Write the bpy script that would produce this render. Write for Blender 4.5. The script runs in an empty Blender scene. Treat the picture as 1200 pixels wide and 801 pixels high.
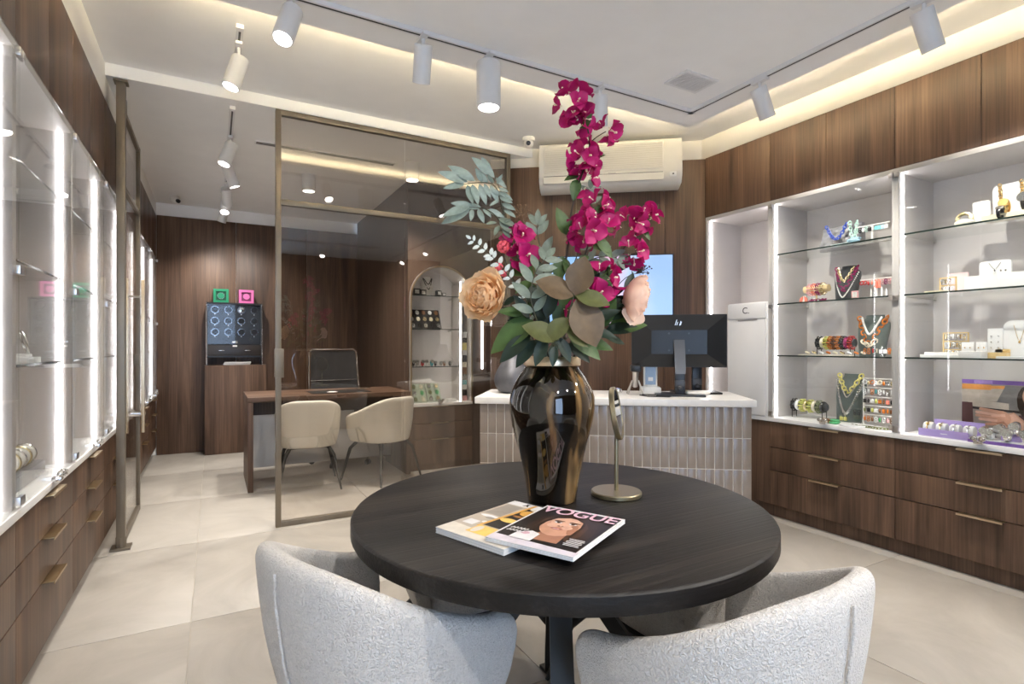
import bpy, bmesh, math, random
from math import sin, cos, pi, atan2, sqrt, radians as R
from mathutils import Vector, Matrix, Euler
random.seed(11)
scene = bpy.context.scene
col = scene.collection

# ------------------------------------------------------------------ camera
YAW = R(28.86)
cam_data = bpy.data.cameras.new('camera')
cam_data.sensor_fit = 'HORIZONTAL'
cam_data.sensor_width = 36.0
cam_data.lens = 635.0 / 1200.0 * 36.0
cam_data.shift_y = 4.5 / 1200.0
cam_data.clip_start = 0.05
cam = bpy.data.objects.new('camera', cam_data)
cam.location = (0, 0, 1.2)
cam.rotation_euler = (R(90), 0, -YAW)
col.objects.link(cam)
scene.camera = cam

# ------------------------------------------------------------------ world, exposure
world = bpy.data.worlds.new('world')
scene.world = world
world.use_nodes = True
wb = world.node_tree.nodes['Background']
wb.inputs[0].default_value = (0.50, 0.68, 1.0, 1)
wb.inputs[1].default_value = 3.4
vs = scene.view_settings
vs.view_transform = 'Standard'
vs.look = 'None'
vs.gamma = 1.0
vs.use_curve_mapping = False
vs.exposure = 1.36
try:
    scene.cycles.max_bounces = 10
    scene.cycles.diffuse_bounces = 5
    scene.cycles.glossy_bounces = 5
    scene.cycles.transparent_max_bounces = 32
    scene.cycles.sample_clamp_indirect = 5.0
    scene.cycles.caustics_reflective = False
    scene.cycles.caustics_refractive = False
except Exception:
    pass
SPOT_W = 34.0          # watts of a track spotlight
LED = 7.5              # cabinet light strips
COVE = 52.0            # cove light strips above the dropped ceiling

# ------------------------------------------------------------------ mesh builder
class MB:
    def __init__(s):
        s.bm = bmesh.new()
    def _fin(s, n0, mi):
        s.bm.faces.ensure_lookup_table()
        for f in s.bm.faces[n0:]:
            f.material_index = mi
    def box(s, x0, x1, y0, y1, z0, z1, mi=0, M=None, bev=0):
        n0 = len(s.bm.faces)
        v = [s.bm.verts.new(p) for p in ((x0,y0,z0),(x1,y0,z0),(x1,y1,z0),(x0,y1,z0),(x0,y0,z1),(x1,y0,z1),(x1,y1,z1),(x0,y1,z1))]
        fs = [s.bm.faces.new([v[i] for i in q]) for q in ((3,2,1,0),(4,5,6,7),(0,1,5,4),(1,2,6,5),(2,3,7,6),(3,0,4,7))]
        if bev:
            es = list({e for f in fs for e in f.edges})
            r = bmesh.ops.bevel(s.bm, geom=es, offset=bev, segments=2, profile=.6, affect='EDGES')
            vv = list({w for f in r['faces'] for w in f.verts} | {w for w in v if w.is_valid})
        else:
            vv = v
        if M is not None:
            bmesh.ops.transform(s.bm, matrix=M, verts=[w for w in vv if w.is_valid])
        s._fin(n0, mi)
        return s
    def rings(s, rings, mi=0, close_u=True, close_v=False, cap0=True, cap1=True):
        n0 = len(s.bm.faces)
        V = [[s.bm.verts.new(p) for p in r] for r in rings]
        m = len(V[0]); n = len(V)
        for i in range(n if close_v else n - 1):
            a, b = V[i], V[(i + 1) % n]
            for j in range(m if close_u else m - 1):
                k = (j + 1) % m
                try: s.bm.faces.new((a[j], a[k], b[k], b[j]))
                except ValueError: pass
        if close_u and not close_v:
            if cap0: s.bm.faces.new(list(reversed(V[0])))
            if cap1: s.bm.faces.new(V[-1])
        s._fin(n0, mi)
        return s
    def cyl(s, p0, p1, r0, r1=None, seg=16, mi=0):
        r1 = r0 if r1 is None else r1
        return s.tube([p0, p1], [r0, r1], seg, mi)
    def tube(s, pts, r, seg=8, mi=0, closed=False):
        pts = [Vector(p) for p in pts]
        n = len(pts)
        rr = r if isinstance(r, (list, tuple)) else [r] * n
        up = None; rings = []
        for i, p in enumerate(pts):
            if closed: t = pts[(i + 1) % n] - pts[i - 1]
            else: t = pts[min(i + 1, n - 1)] - pts[max(i - 1, 0)]
            t.normalize()
            if up is None:
                up = Vector((0, 0, 1)) if abs(t.z) < .9 else Vector((1, 0, 0))
            a = t.cross(up)
            if a.length < 1e-5: a = t.orthogonal()
            a.normalize(); b = a.cross(t); b.normalize(); up = b
            rings.append([p + (a * cos(k * 2 * pi / seg) + b * sin(k * 2 * pi / seg)) * rr[i] for k in range(seg)])
        return s.rings(rings, mi, True, closed)
    def lathe(s, prof, seg=32, c=(0, 0, 0), mi=0, M=None, sx=1, sy=1):
        c = Vector(c); rings = []
        for r, z in prof:
            ring = []
            for k in range(seg):
                p = Vector((r * sx * cos(k * 2 * pi / seg), r * sy * sin(k * 2 * pi / seg), z))
                if M is not None: p = M @ p
                ring.append(p + c)
            rings.append(ring)
        return s.rings(rings, mi)
    def prism(s, pts, y0, y1, mi=0, axis='y'):
        n0 = len(s.bm.faces)
        def q(p, d):
            return (p[0], d, p[1]) if axis == 'y' else ((p[0], p[1], d) if axis == 'z' else (d, p[0], p[1]))
        a = [s.bm.verts.new(q(p, y0)) for p in pts]
        b = [s.bm.verts.new(q(p, y1)) for p in pts]
        n = len(pts)
        s.bm.faces.new(a); s.bm.faces.new(list(reversed(b)))
        for i in range(n):
            k = (i + 1) % n
            s.bm.faces.new((a[k], a[i], b[i], b[k]))
        s._fin(n0, mi)
        return s
    def poly(s, pts, mi=0):
        n0 = len(s.bm.faces)
        s.bm.faces.new([s.bm.verts.new(p) for p in pts])
        s._fin(n0, mi)
        return s
    def ball(s, c, r, seg=14, rings=8, mi=0, M=None):
        r = (r, r, r) if not isinstance(r, (list, tuple)) else r
        c = Vector(c); rr = []
        for i in range(rings + 1):
            th = pi * (.02 + .96 * i / rings)
            ring = []
            for k in range(seg):
                p = Vector((r[0] * sin(th) * cos(2 * pi * k / seg), r[1] * sin(th) * sin(2 * pi * k / seg), -r[2] * cos(th)))
                if M is not None: p = M @ p
                ring.append(p + c)
            rr.append(ring)
        return s.rings(rr, mi)
    def torus(s, c, Rm, r, seg=24, sec=8, mi=0, M=None, sx=1, sy=1):
        c = Vector(c); rr = []
        for i in range(seg):
            a = 2 * pi * i / seg; ring = []
            for k in range(sec):
                b = 2 * pi * k / sec
                p = Vector((sx * (Rm + r * cos(b)) * cos(a), sy * (Rm + r * cos(b)) * sin(a), r * sin(b)))
                if M is not None: p = M @ p
                ring.append(p + c)
            rr.append(ring)
        return s.rings(rr, mi, True, True)
    def mesh(s, name, smooth=True, ang=.6):
        bmesh.ops.recalc_face_normals(s.bm, faces=s.bm.faces[:])
        if smooth:
            for f in s.bm.faces: f.smooth = True
            for e in s.bm.edges:
                if len(e.link_faces) == 2:
                    if e.calc_face_angle(0) > ang: e.smooth = False
        me = bpy.data.meshes.new(name)
        s.bm.to_mesh(me); s.bm.free()
        return me
    def build(s, name, mats, parent=None, loc=None, rot=None, smooth=True, ang=.6, subsurf=0):
        me = s.mesh(name, smooth, ang)
        for m in (mats if isinstance(mats, (list, tuple)) else [mats]):
            me.materials.append(m)
        return link(name, me, parent, loc, rot, subsurf)

def link(name, me, parent=None, loc=None, rot=None, subsurf=0):
    o = bpy.data.objects.new(name, me)
    col.objects.link(o)
    if parent is not None: o.parent = parent
    if loc is not None: o.location = loc
    if rot is not None: o.rotation_euler = rot
    if subsurf:
        md = o.modifiers.new('subdivision', 'SUBSURF')
        md.levels = subsurf; md.render_levels = subsurf
    return o

def thing(name, label, cat, loc=(0, 0, 0), rotz=0, group=None):
    o = bpy.data.objects.new(name, None)
    o.empty_display_size = .05
    col.objects.link(o)
    o.location = loc; o.rotation_euler = (0, 0, rotz)
    return tag(o, label, cat, group)

def tag(o, label, cat, group=None):
    o['label'] = label; o['category'] = cat
    if group: o['group'] = group
    return o

def struct(o):
    o['kind'] = 'structure'
    return o

def dup(root, loc=None, rotz=None, label=None, group=None):
    r = root.copy(); col.objects.link(r)
    if loc is not None: r.location = loc
    if rotz is not None: r.rotation_euler = (0, 0, rotz)
    if label: r['label'] = label
    if group: r['group'] = group
    for ch in list(root.children):
        c = ch.copy(); col.objects.link(c); c.parent = r
        for g in list(ch.children):
            d = g.copy(); col.objects.link(d); d.parent = c
    return r

def text(name, body, size, mat, parent, M, shear=0, ext=.0006, align='CENTER', sx=1, bold=0):
    cu = bpy.data.curves.new(name, 'FONT')
    cu.body = body; cu.size = size; cu.extrude = ext; cu.shear = shear
    cu.offset = bold
    cu.align_x = align; cu.align_y = 'CENTER'
    cu.materials.append(mat)
    tmp = bpy.data.objects.new(name, cu)
    me = bpy.data.meshes.new_from_object(tmp)
    bpy.data.objects.remove(tmp)
    o = link(name, me, parent)
    o.matrix_local = M @ Matrix.Diagonal((sx, 1, 1, 1))
    return o

# ------------------------------------------------------------------ materials
def nt_new(name):
    m = bpy.data.materials.new(name); m.use_nodes = True
    nt = m.node_tree
    return m, nt, nt.nodes, nt.links, nt.nodes['Principled BSDF']

def mk(name, c, rough=.5, metal=0, var=.08, scale=6, bump=0, bscale=150, coat=0, sheen=0, trans=0, spec=.5):
    m, nt, N, L, P = nt_new(name)
    tc = N.new('ShaderNodeTexCoord')
    nz = N.new('ShaderNodeTexNoise'); nz.inputs['Scale'].default_value = scale; nz.inputs['Detail'].default_value = 4
    L.new(tc.outputs['Object'], nz.inputs['Vector'])
    rp = N.new('ShaderNodeValToRGB')
    rp.color_ramp.elements[0].position = .3; rp.color_ramp.elements[1].position = .7
    rp.color_ramp.elements[0].color = tuple(x * (1 - var) for x in c) + (1,)
    rp.color_ramp.elements[1].color = tuple(min(1, x * (1 + var)) for x in c) + (1,)
    L.new(nz.outputs['Fac'], rp.inputs['Fac']); L.new(rp.outputs['Color'], P.inputs['Base Color'])
    P.inputs['Roughness'].default_value = rough; P.inputs['Metallic'].default_value = metal
    P.inputs['Coat Weight'].default_value = coat
    P.inputs['Specular IOR Level'].default_value = spec
    if sheen: P.inputs['Sheen Weight'].default_value = sheen
    if bump:
        b2 = N.new('ShaderNodeTexNoise'); b2.inputs['Scale'].default_value = bscale; b2.inputs['Detail'].default_value = 3
        L.new(tc.outputs['Object'], b2.inputs['Vector'])
        bp = N.new('ShaderNodeBump'); bp.inputs['Strength'].default_value = bump; bp.inputs['Distance'].default_value = .004
        L.new(b2.outputs['Fac'], bp.inputs['Height']); L.new(bp.outputs['Normal'], P.inputs['Normal'])
    if trans:
        out = N['Material Output']
        tr = N.new('ShaderNodeBsdfTranslucent'); L.new(rp.outputs['Color'], tr.inputs['Color'])
        mx = N.new('ShaderNodeMixShader'); mx.inputs[0].default_value = trans
        L.new(P.outputs[0], mx.inputs[1]); L.new(tr.outputs[0], mx.inputs[2]); L.new(mx.outputs[0], out.inputs['Surface'])
    return m

def wood(name, dark, mid, light, axis='z', rough=.45, fine=1.0, stretch=.7, bump=.12, spec=.4):
    m, nt, N, L, P = nt_new(name)
    tc = N.new('ShaderNodeTexCoord'); oi = N.new('ShaderNodeObjectInfo')
    ad = N.new('ShaderNodeVectorMath'); ad.operation = 'ADD'
    cb = N.new('ShaderNodeMath'); cb.operation = 'MULTIPLY'; cb.inputs[1].default_value = 17.0
    L.new(oi.outputs['Random'], cb.inputs[0])
    L.new(tc.outputs['Object'], ad.inputs[0]); L.new(cb.outputs[0], ad.inputs[1])
    def layer(sc, st, det, dist):
        mp = N.new('ShaderNodeMapping')
        v = [sc, sc, sc]; v['xyz'.index(axis)] = st
        mp.inputs['Scale'].default_value = v
        L.new(ad.outputs[0], mp.inputs['Vector'])
        nz = N.new('ShaderNodeTexNoise'); nz.inputs['Scale'].default_value = 1
        nz.inputs['Detail'].default_value = det; nz.inputs['Distortion'].default_value = dist
        L.new(mp.outputs[0], nz.inputs['Vector'])
        return nz.outputs['Fac']
    a = layer(9 * fine, stretch, 5, .8)
    b = layer(110 * fine, stretch * 3, 3, .2)
    mxx = N.new('ShaderNodeMath'); mxx.operation = 'MULTIPLY_ADD'; mxx.inputs[1].default_value = .38; 
    L.new(b, mxx.inputs[0])
    sc = N.new('ShaderNodeMath'); sc.operation = 'MULTIPLY'; sc.inputs[1].default_value = .62
    L.new(a, sc.inputs[0]); L.new(sc.outputs[0], mxx.inputs[2])
    rp = N.new('ShaderNodeValToRGB')
    e = rp.color_ramp.elements
    e[0].position = .34; e[0].color = dark + (1,)
    e[1].position = .66; e[1].color = light + (1,)
    k = e.new(.5); k.color = mid + (1,)
    L.new(mxx.outputs[0], rp.inputs['Fac']); L.new(rp.outputs['Color'], P.inputs['Base Color'])
    P.inputs['Roughness'].default_value = rough
    P.inputs['Specular IOR Level'].default_value = spec
    bp = N.new('ShaderNodeBump'); bp.inputs['Strength'].default_value = bump; bp.inputs['Distance'].default_value = .002
    L.new(b, bp.inputs['Height']); L.new(bp.outputs['Normal'], P.inputs['Normal'])
    return m

def glass(name, tint, base=.04, k=.9):
    m, nt, N, L, P = nt_new(name)
    N.remove(P); out = N['Material Output']
    lw = N.new('ShaderNodeLayerWeight'); lw.inputs['Blend'].default_value = .5
    pw = N.new('ShaderNodeMath'); pw.operation = 'POWER'; pw.inputs[1].default_value = 5
    L.new(lw.outputs['Facing'], pw.inputs[0])
    ma = N.new('ShaderNodeMath'); ma.operation = 'MULTIPLY_ADD'; ma.inputs[1].default_value = k; ma.inputs[2].default_value = base
    L.new(pw.outputs[0], ma.inputs[0])
    tr = N.new('ShaderNodeBsdfTransparent')
    gl = N.new('ShaderNodeBsdfGlossy'); gl.inputs['Roughness'].default_value = 0.0
    gl.inputs['Color'].default_value = (1, 1, 1, 1)
    # faint smudges make the tint procedural
    tc = N.new('ShaderNodeTexCoord'); nz = N.new('ShaderNodeTexNoise'); nz.inputs['Scale'].default_value = 3
    L.new(tc.outputs['Object'], nz.inputs['Vector'])
    rp = N.new('ShaderNodeValToRGB')
    rp.color_ramp.elements[0].color = tuple(x * .985 for x in tint) + (1,); rp.color_ramp.elements[1].color = tuple(tint) + (1,)
    L.new(nz.outputs['Fac'], rp.inputs['Fac']); L.new(rp.outputs['Color'], tr.inputs['Color'])
    mx = N.new('ShaderNodeMixShader')
    L.new(ma.outputs[0], mx.inputs[0]); L.new(tr.outputs[0], mx.inputs[1]); L.new(gl.outputs[0], mx.inputs[2])
    L.new(mx.outputs[0], out.inputs['Surface'])
    return m

def glow(name, c, strength):
    m, nt, N, L, P = nt_new(name)
    P.inputs['Base Color'].default_value = (.8, .8, .8, 1)
    tc = N.new('ShaderNodeTexCoord'); nz = N.new('ShaderNodeTexNoise'); nz.inputs['Scale'].default_value = 2
    L.new(tc.outputs['Object'], nz.inputs['Vector'])
    rp = N.new('ShaderNodeValToRGB')
    rp.color_ramp.elements[0].color = tuple(x * .95 for x in c) + (1,); rp.color_ramp.elements[1].color = tuple(c) + (1,)
    L.new(nz.outputs['Fac'], rp.inputs['Fac']); L.new(rp.outputs['Color'], P.inputs['Emission Color'])
    P.inputs['Emission Strength'].default_value = strength
    return m

def boucle(name, c, strength=1.0):
    m, nt, N, L, P = nt_new(name)
    tc = N.new('ShaderNodeTexCoord')
    nz = N.new('ShaderNodeTexNoise'); nz.inputs['Scale'].default_value = 120; nz.inputs['Detail'].default_value = 3; nz.inputs['Distortion'].default_value = 1.5
    L.new(tc.outputs['Object'], nz.inputs['Vector'])
    rp = N.new('ShaderNodeValToRGB')
    rp.color_ramp.elements[0].position = .25; rp.color_ramp.elements[1].position = .6
    rp.color_ramp.elements[0].color = tuple(x * .8 for x in c) + (1,); rp.color_ramp.elements[1].color = tuple(c) + (1,)
    L.new(nz.outputs['Fac'], rp.inputs['Fac']); L.new(rp.outputs['Color'], P.inputs['Base Color'])
    P.inputs['Roughness'].default_value = .95; P.inputs['Sheen Weight'].default_value = .3; P.inputs['Specular IOR Level'].default_value = .1
    bp = N.new('ShaderNodeBump'); bp.inputs['Strength'].default_value = strength; bp.inputs['Distance'].default_value = .0085
    L.new(nz.outputs['Fac'], bp.inputs['Height']); L.new(bp.outputs['Normal'], P.inputs['Normal'])
    return m

def stone_tile(name):
    m, nt, N, L, P = nt_new(name)
    tc = N.new('ShaderNodeTexCoord'); oi = N.new('ShaderNodeObjectInfo')
    ad = N.new('ShaderNodeVectorMath'); ad.operation = 'ADD'
    cb = N.new('ShaderNodeMath'); cb.operation = 'MULTIPLY'; cb.inputs[1].default_value = 31.0
    L.new(oi.outputs['Random'], cb.inputs[0]); L.new(tc.outputs['Object'], ad.inputs[0]); L.new(cb.outputs[0], ad.inputs[1])
    n1 = N.new('ShaderNodeTexNoise'); n1.inputs['Scale'].default_value = 1.6; n1.inputs['Detail'].default_value = 7; n1.inputs['Roughness'].default_value = .62; n1.inputs['Distortion'].default_value = 1.4
    L.new(ad.outputs[0], n1.inputs['Vector'])
    rp = N.new('ShaderNodeValToRGB')
    e = rp.color_ramp.elements
    e[0].position = .3; e[0].color = (.35, .32, .28, 1)
    e[1].position = .72; e[1].color = (.485, .45, .40, 1)
    L.new(n1.outputs['Fac'], rp.inputs['Fac']); L.new(rp.outputs['Color'], P.inputs['Base Color'])
    P.inputs['Roughness'].default_value = .38
    P.inputs['Specular IOR Level'].default_value = .4
    return m

M = {}
M['walnut'] = wood('walnut_veneer', (.048, .026, .016), (.102, .057, .035), (.168, .098, .060))
M['walnut_side'] = wood('walnut_veneer_lengthwise', (.055, .030, .018), (.110, .062, .038), (.170, .102, .066), axis='x')
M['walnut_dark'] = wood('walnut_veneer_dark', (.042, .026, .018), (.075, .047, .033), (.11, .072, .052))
M['table'] = wood('black_stained_oak', (.004, .003, .0025), (.010, .008, .007), (.034, .027, .022), axis='x', rough=.48, fine=1.1, stretch=.7, bump=.7, spec=.32)
M['white_paint'] = mk('white_ceiling_paint', (.93, .92, .90), .75, var=.015, bump=.02, bscale=90)
M['cream_paint'] = mk('cream_wall_paint', (.84, .80, .72), .75, var=.015)
M['carcass'] = mk('pale_greige_laminate', (.56, .525, .505), .5, var=.02)
M['white'] = mk('white_lacquer', (.80, .79, .77), .35, var=.02)
M['worktop'] = mk('white_stone_worktop', (.74, .72, .69), .3, var=.03, scale=30)
M['plastic'] = mk('white_plastic', (.82, .80, .76), .4, var=.02)
M['cream_plastic'] = mk('cream_plastic', (.78, .74, .66), .45, var=.02)
M['fixture'] = mk('white_powder_coat', (.80, .79, .78), .45, var=.02)
M['black'] = mk('black_plastic', (.012, .012, .013), .35, var=.2)
M['black_matte'] = mk('black_metal', (.014, .013, .012), .5, var=.2)
M['dark_grey'] = mk('dark_grey_plastic', (.05, .05, .055), .4, var=.1)
M['chrome'] = mk('chrome', (.72, .71, .70), .12, 1, var=.05)
M['steel'] = mk('brushed_steel', (.52, .50, .48), .3, 1, var=.05)
M['bronze'] = mk('bronze_frame', (.185, .155, .118), .42, .55, var=.08)
M['brass'] = mk('brushed_brass', (.42, .30, .16), .33, 1, var=.08)
M['champagne'] = mk('champagne_metal', (.62, .50, .34), .33, 1, var=.06)
M['gold'] = mk('gold', (.88, .66, .32), .42, .75, var=.08)
M['silver'] = mk('silver', (.80, .79, .77), .16, 1, var=.06)
M['glass'] = glass('clear_glass', (.965, .975, .97), .022, .75)
M['glass_edge'] = mk('dark_green_glass_edge', (.02, .035, .03), .12, var=.15)
M['smoked'] = glass('smoked_glass', (.90, .88, .855), .075, .8)
M['led'] = glow('light_strip', (1, .965, .99), LED)
M['cove'] = glow('warm_cove_strip', (1, .83, .52), COVE)
M['lens'] = glow('spotlight_lens', (1, .96, .90), 9.0)
M['floor_tile'] = stone_tile('porcelain_floor_tile')
M['grout'] = mk('pale_grout', (.60, .56, .49), .8, var=.05)
M['wall_tile'] = mk('taupe_glazed_tile', (.235, .195, .165), .22, var=.14, scale=9, bump=.15, bscale=25)
M['tile_grout'] = mk('light_tile_grout', (.72, .68, .62), .8, var=.04)
M['boucle'] = boucle('cream_boucle', (.70, .665, .625), 1.0)
M['leather'] = mk('cream_leather', (.70, .66, .57), .5, var=.03, bump=.05, bscale=300)
M['mesh_black'] = mk('black_mesh_fabric', (.012, .012, .013), .45, var=.2, bump=.1, bscale=400)
M['petrol_velvet'] = mk('grey_green_velvet', (.10, .125, .115), .8, var=.1, sheen=.3)
M['charcoal_velvet'] = mk('charcoal_velvet', (.05, .052, .055), .85, var=.1, sheen=.3)
M['paper'] = mk('white_paper', (.80, .79, .78), .6, var=.03)
M['lilac'] = mk('lilac_card', (.40, .30, .62), .5, var=.05)
M['purple'] = mk('purple_card', (.20, .10, .40), .5, var=.05)
M['pink_card'] = mk('blush_pink_card', (.80, .60, .58), .55, var=.03)
M['mirror'] = mk('mirror_glass', (.86, .87, .88), .02, 1, var=.01)
M['case_glass'] = glass('winder_glass', (.93, .94, .95), .012, .5)
M['acrylic'] = glass('clear_acrylic', (.96, .97, .97), .05, .8)

# ================================================================== THE SETTING
XL, XR = -0.55, 3.43          # planes of the cabinet fronts, left and right
D_CAB = 0.42
YP = 3.90                     # plane of the glass partition
YO = 7.10                     # back wall of the office
Z_UP, Z_DROP, Z_OFF = 2.848, 2.76, 2.775

floor = struct(MB().box(-1.0, 4.0, -2.2, YO + .1, -.12, -.006).build('floor', M['grout']))
xs = [-1.0] + [-.085 + 1.15 * k for k in range(4)] + [4.0]
ys = [-2.2] + [1.65 + 1.088 * k for k in range(-3, 5)] + [YO]
tile_meshes = {}
for i in range(len(xs) - 1):
    for j in range(len(ys) - 1):
        w = xs[i + 1] - xs[i]; h = ys[j + 1] - ys[j]
        key = (round(w, 3), round(h, 3))
        if key not in tile_meshes:
            b = MB().box(-w / 2 + .0015, w / 2 - .0015, -h / 2 + .0015, h / 2 - .0015, -.0058, 0, bev=.001)
            me = b.mesh('tile'); me.materials.append(M['floor_tile']); tile_meshes[key] = me
        link('tile', tile_meshes[key], floor, ((xs[i] + xs[i + 1]) / 2, (ys[j] + ys[j + 1]) / 2, 0))

struct(MB().box(-1.0, 4.0, -2.2, YP + .02, Z_UP, Z_UP + .08).build('ceiling', M['white_paint']))
DX0, DX1, DY1 = -.3, 2.98, 2.79
struct(MB().box(DX0, DX1, -2.1, DY1, Z_DROP, Z_DROP + .025).build('ceiling', M['white_paint']))
struct(MB().box(-1.0, 4.0, YP + .1, YO + .1, Z_OFF, Z_OFF + .08).build('ceiling', M['white_paint']))
struct(MB().box(-1.0, 4.0, YP, YP + .1, Z_OFF, Z_UP).build('trim_1', M['white_paint']))
# hidden light strips lying on top of the dropped ceiling (the cove lighting of the shop, plus an added left strip)
cv = thing('cove_light', 'warm light strip hidden along the edge on top of the dropped ceiling', 'light', (0, 0, 0))
zc = Z_DROP + .0255
MB().box(DX1 - .075, DX1 - .055, -1.9, DY1 - .08, zc, zc + .008).build('light_strip', M['cove'], cv)
MB().box(DX0 + .1, DX1 - .08, DY1 - .075, DY1 - .055, zc, zc + .008).build('light_strip', M['cove'], cv)
MB().box(DX0 + .055, DX0 + .075, -1.9, DY1 - .08, zc, zc + .008).build('light_strip', M['cove'], cv)  # left strip, unseen: added to brighten the ceiling

struct(MB().box(-1.05, -.985, -2.2, YO + .1, 0, Z_UP).build('wall_left', M['cream_paint']))
struct(MB().box(XL - .40, XL - .002, 1.0, YO, 2.632, Z_UP).build('trim_2', M['white_paint']))
struct(MB().box(3.90, 3.97, -2.2, 5.4, 0, Z_UP).build('wall_right', M['cream_paint']))
struct(MB().box(XR + .002, XR + .45, .70, 3.10, 2.692, Z_UP).build('trim_3', M['cream_paint']))
# office back wall: tall walnut panels below a white band
ob = struct(MB().box(-1.0, 2.95, YO, YO + .06, 0, Z_OFF).build('wall_office', M['white_paint']))
for k in range(4):
    a = XL + .002 + k * .78
    MB().box(a + .001, a + .778, YO - .018, YO, 0, 2.635, bev=.001).build('panel', M['walnut'], ob)
# inner return wall behind the arched cabinet and the far right end of the office
ax0, aW, aZ, aS = 1.637, .645, .645, 1.655
ar_ = aW / 2 + .004
pts = [(1.622, aZ), (1.622, Z_OFF - .001), (2.898, Z_OFF - .001), (2.898, 0), (ax0 + aW + .004, 0)] + [(ax0 + aW / 2 + ar_ * cos(pi * k / 24), aS + ar_ * sin(pi * k / 24)) for k in range(25)] + [(ax0 - .004, aZ)]
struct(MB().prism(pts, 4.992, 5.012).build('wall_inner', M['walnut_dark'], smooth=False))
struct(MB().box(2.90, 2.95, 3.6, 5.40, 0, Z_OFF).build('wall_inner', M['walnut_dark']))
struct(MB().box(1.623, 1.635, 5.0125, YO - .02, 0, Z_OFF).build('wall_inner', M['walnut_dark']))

# the oblique back wall with walnut panelling
TH = R(-37.2)
WB = Matrix.Translation((XR + .02, 3.05 - .015, 0)) @ Matrix.Rotation(TH, 4, 'Z')
wbk = struct(MB().box(-1.76, -.002, .02, .08, 0, Z_UP).build('wall_back', M['cream_paint']))
wbk.matrix_world = WB
for x0, x1 in ((-1.755, -1.04), (-1.038, -.33), (-.328, -.004)):
    MB().box(x0, x1, 0, .02, 0, 2.69, bev=.001).build('panel', M['walnut'], wbk)

# shop front behind the camera: a wall with one window onto the street
wf = struct(MB().box(-1.05, -.75, -2.28, -2.2, 0, Z_UP).box(.55, 4.0, -2.28, -2.2, 0, Z_UP).box(-.75, .55, -2.28, -2.2, 2.45, Z_UP).build('wall_front', M['walnut_dark']))
w1 = struct(MB().box(-.75, -.70, -2.28, -2.2, 0, 2.45).box(.50, .55, -2.28, -2.2, 0, 2.45).box(-.7, .5, -2.28, -2.2, 2.40, 2.45).box(-.7, .5, -2.28, -2.2, 0, .08).build('window_1', M['bronze']))
MB().box(-.7, .5, -2.245, -2.239, .08, 2.40).build('pane', M['glass'], w1)

# ------------------------------------------------------------------ glass partition
pt = thing('glass_partition', 'tall smoked glass partition in a bronze frame between shop and office', 'partition', (.36, YP, 0))
PW = 1.765
MB().box(0, .034, -.02, .02, .0, 2.765, bev=.002).build('post', M['bronze'], pt)
MB().box(PW - .034, PW, -.02, .02, 0, 2.765, bev=.002).build('post', M['bronze'], pt)
for z0, z1 in ((0, .034), (2.135, 2.172), (2.73, 2.765)):
    MB().box(.034, PW - .034, -.019, .019, z0, z1, bev=.002).build('rail', M['bronze'], pt)
for x0, x1 in ((.034, .878), (.884, PW - .034)):
    for z0, z1 in ((.034, 2.135), (2.172, 2.73)):
        MB().box(x0, x1, -.004, .004, z0, z1).build('pane', M['smoked'], pt)
MB().box(-.004, .05, -.026, .026, .99, 1.18, bev=.003).build('strike_box', M['bronze'], pt)

# ------------------------------------------------------------------ glass door, standing open into the office
dr = struct(bpy.data.objects.new('door_1', None)); col.objects.link(dr)
dr.location = (-.478, YP, 0)
MB().box(-.022, .022, 0, .05, .012, 2.765, bev=.002).build('post', M['bronze'], dr)
MB().box(-.016, .016, .80, .832, .02, 2.62, bev=.002).build('post', M['bronze'], dr)
for z0, z1 in ((.02, .06), (2.135, 2.165), (2.59, 2.62)):
    MB().box(-.015, .015, .05, .80, z0, z1, bev=.002).build('rail', M['bronze'], dr)
for z0, z1 in ((.06, 2.135), (2.165, 2.59)):
    MB().box(-.004, .004, .05, .80, z0, z1).build('pane', M['smoked'], dr)
MB().box(-.035, .035, -.012, .062, 2.752, 2.763).build('pivot_plate', M['bronze'], dr)
MB().box(-.05, .05, -.025, .075, .002, .014).cyl((0, .025, .01), (0, .025, .07), .027, seg=18).build('pivot_plate', M['bronze'], dr)
MB().box(-.014, .014, .05, .16, 2.62, 2.70, bev=.002).build('closer_arm', M['bronze'], dr)
for s in (-1, 1):
    h = MB().box(.05 * s - .010, .05 * s + .010, .62, .645, .60, 1.66, bev=.002).build('handle', M['champagne'], dr)
    for z in (.72, 1.54):
        MB().cyl((0, .632, z), (.05 * s, .632, z), .008, seg=10).build('handle_stud', M['steel'], h)
MB().cyl((-.06, .70, .725), (.06, .70, .725), .014, seg=14).build('lock_cylinder', M['chrome'], dr)
MB().box(-.02, .02, .735, .80, 1.06, 1.14, bev=.003).build('lock_case', M['bronze'], dr)

# ================================================================== DISPLAY CABINETS
SHELVES = (1.135, 1.495, 1.842)
def lock_mb():
    b = MB()
    b.box(-.02, .02, -.03, .0, .002, .018, bev=.003)
    for s in (-1, 1):
        b.ball((s * .017, -.028, .030), (.0165, .013, .013), 12, 7)
        b.torus((s * .017, -.041, .030), .009, .0022, 14, 6, M=Matrix.Rotation(R(90), 4, 'X'))
    return b
LOCK = lock_mb().mesh('lock'); LOCK.materials.append(M['chrome'])

def hinge_mesh():
    me = MB().box(-.0125, .0125, -.010, .004, -.014, .014, bev=.002).mesh('hinge'); me.materials.append(M['steel']); return me
HINGE = hinge_mesh()

def handle_mesh(w, mat):
    me = MB().box(-w / 2, w / 2, -.036, .012, -.004, 0, bev=.001).box(-w / 2, w / 2, -.036, -.033, -.010, 0).mesh('handle')
    me.materials.append(mat); return me
HANDLE_R = handle_mesh(.19, M['champagne']); HANDLE_L = handle_mesh(.19, M['brass'])

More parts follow.
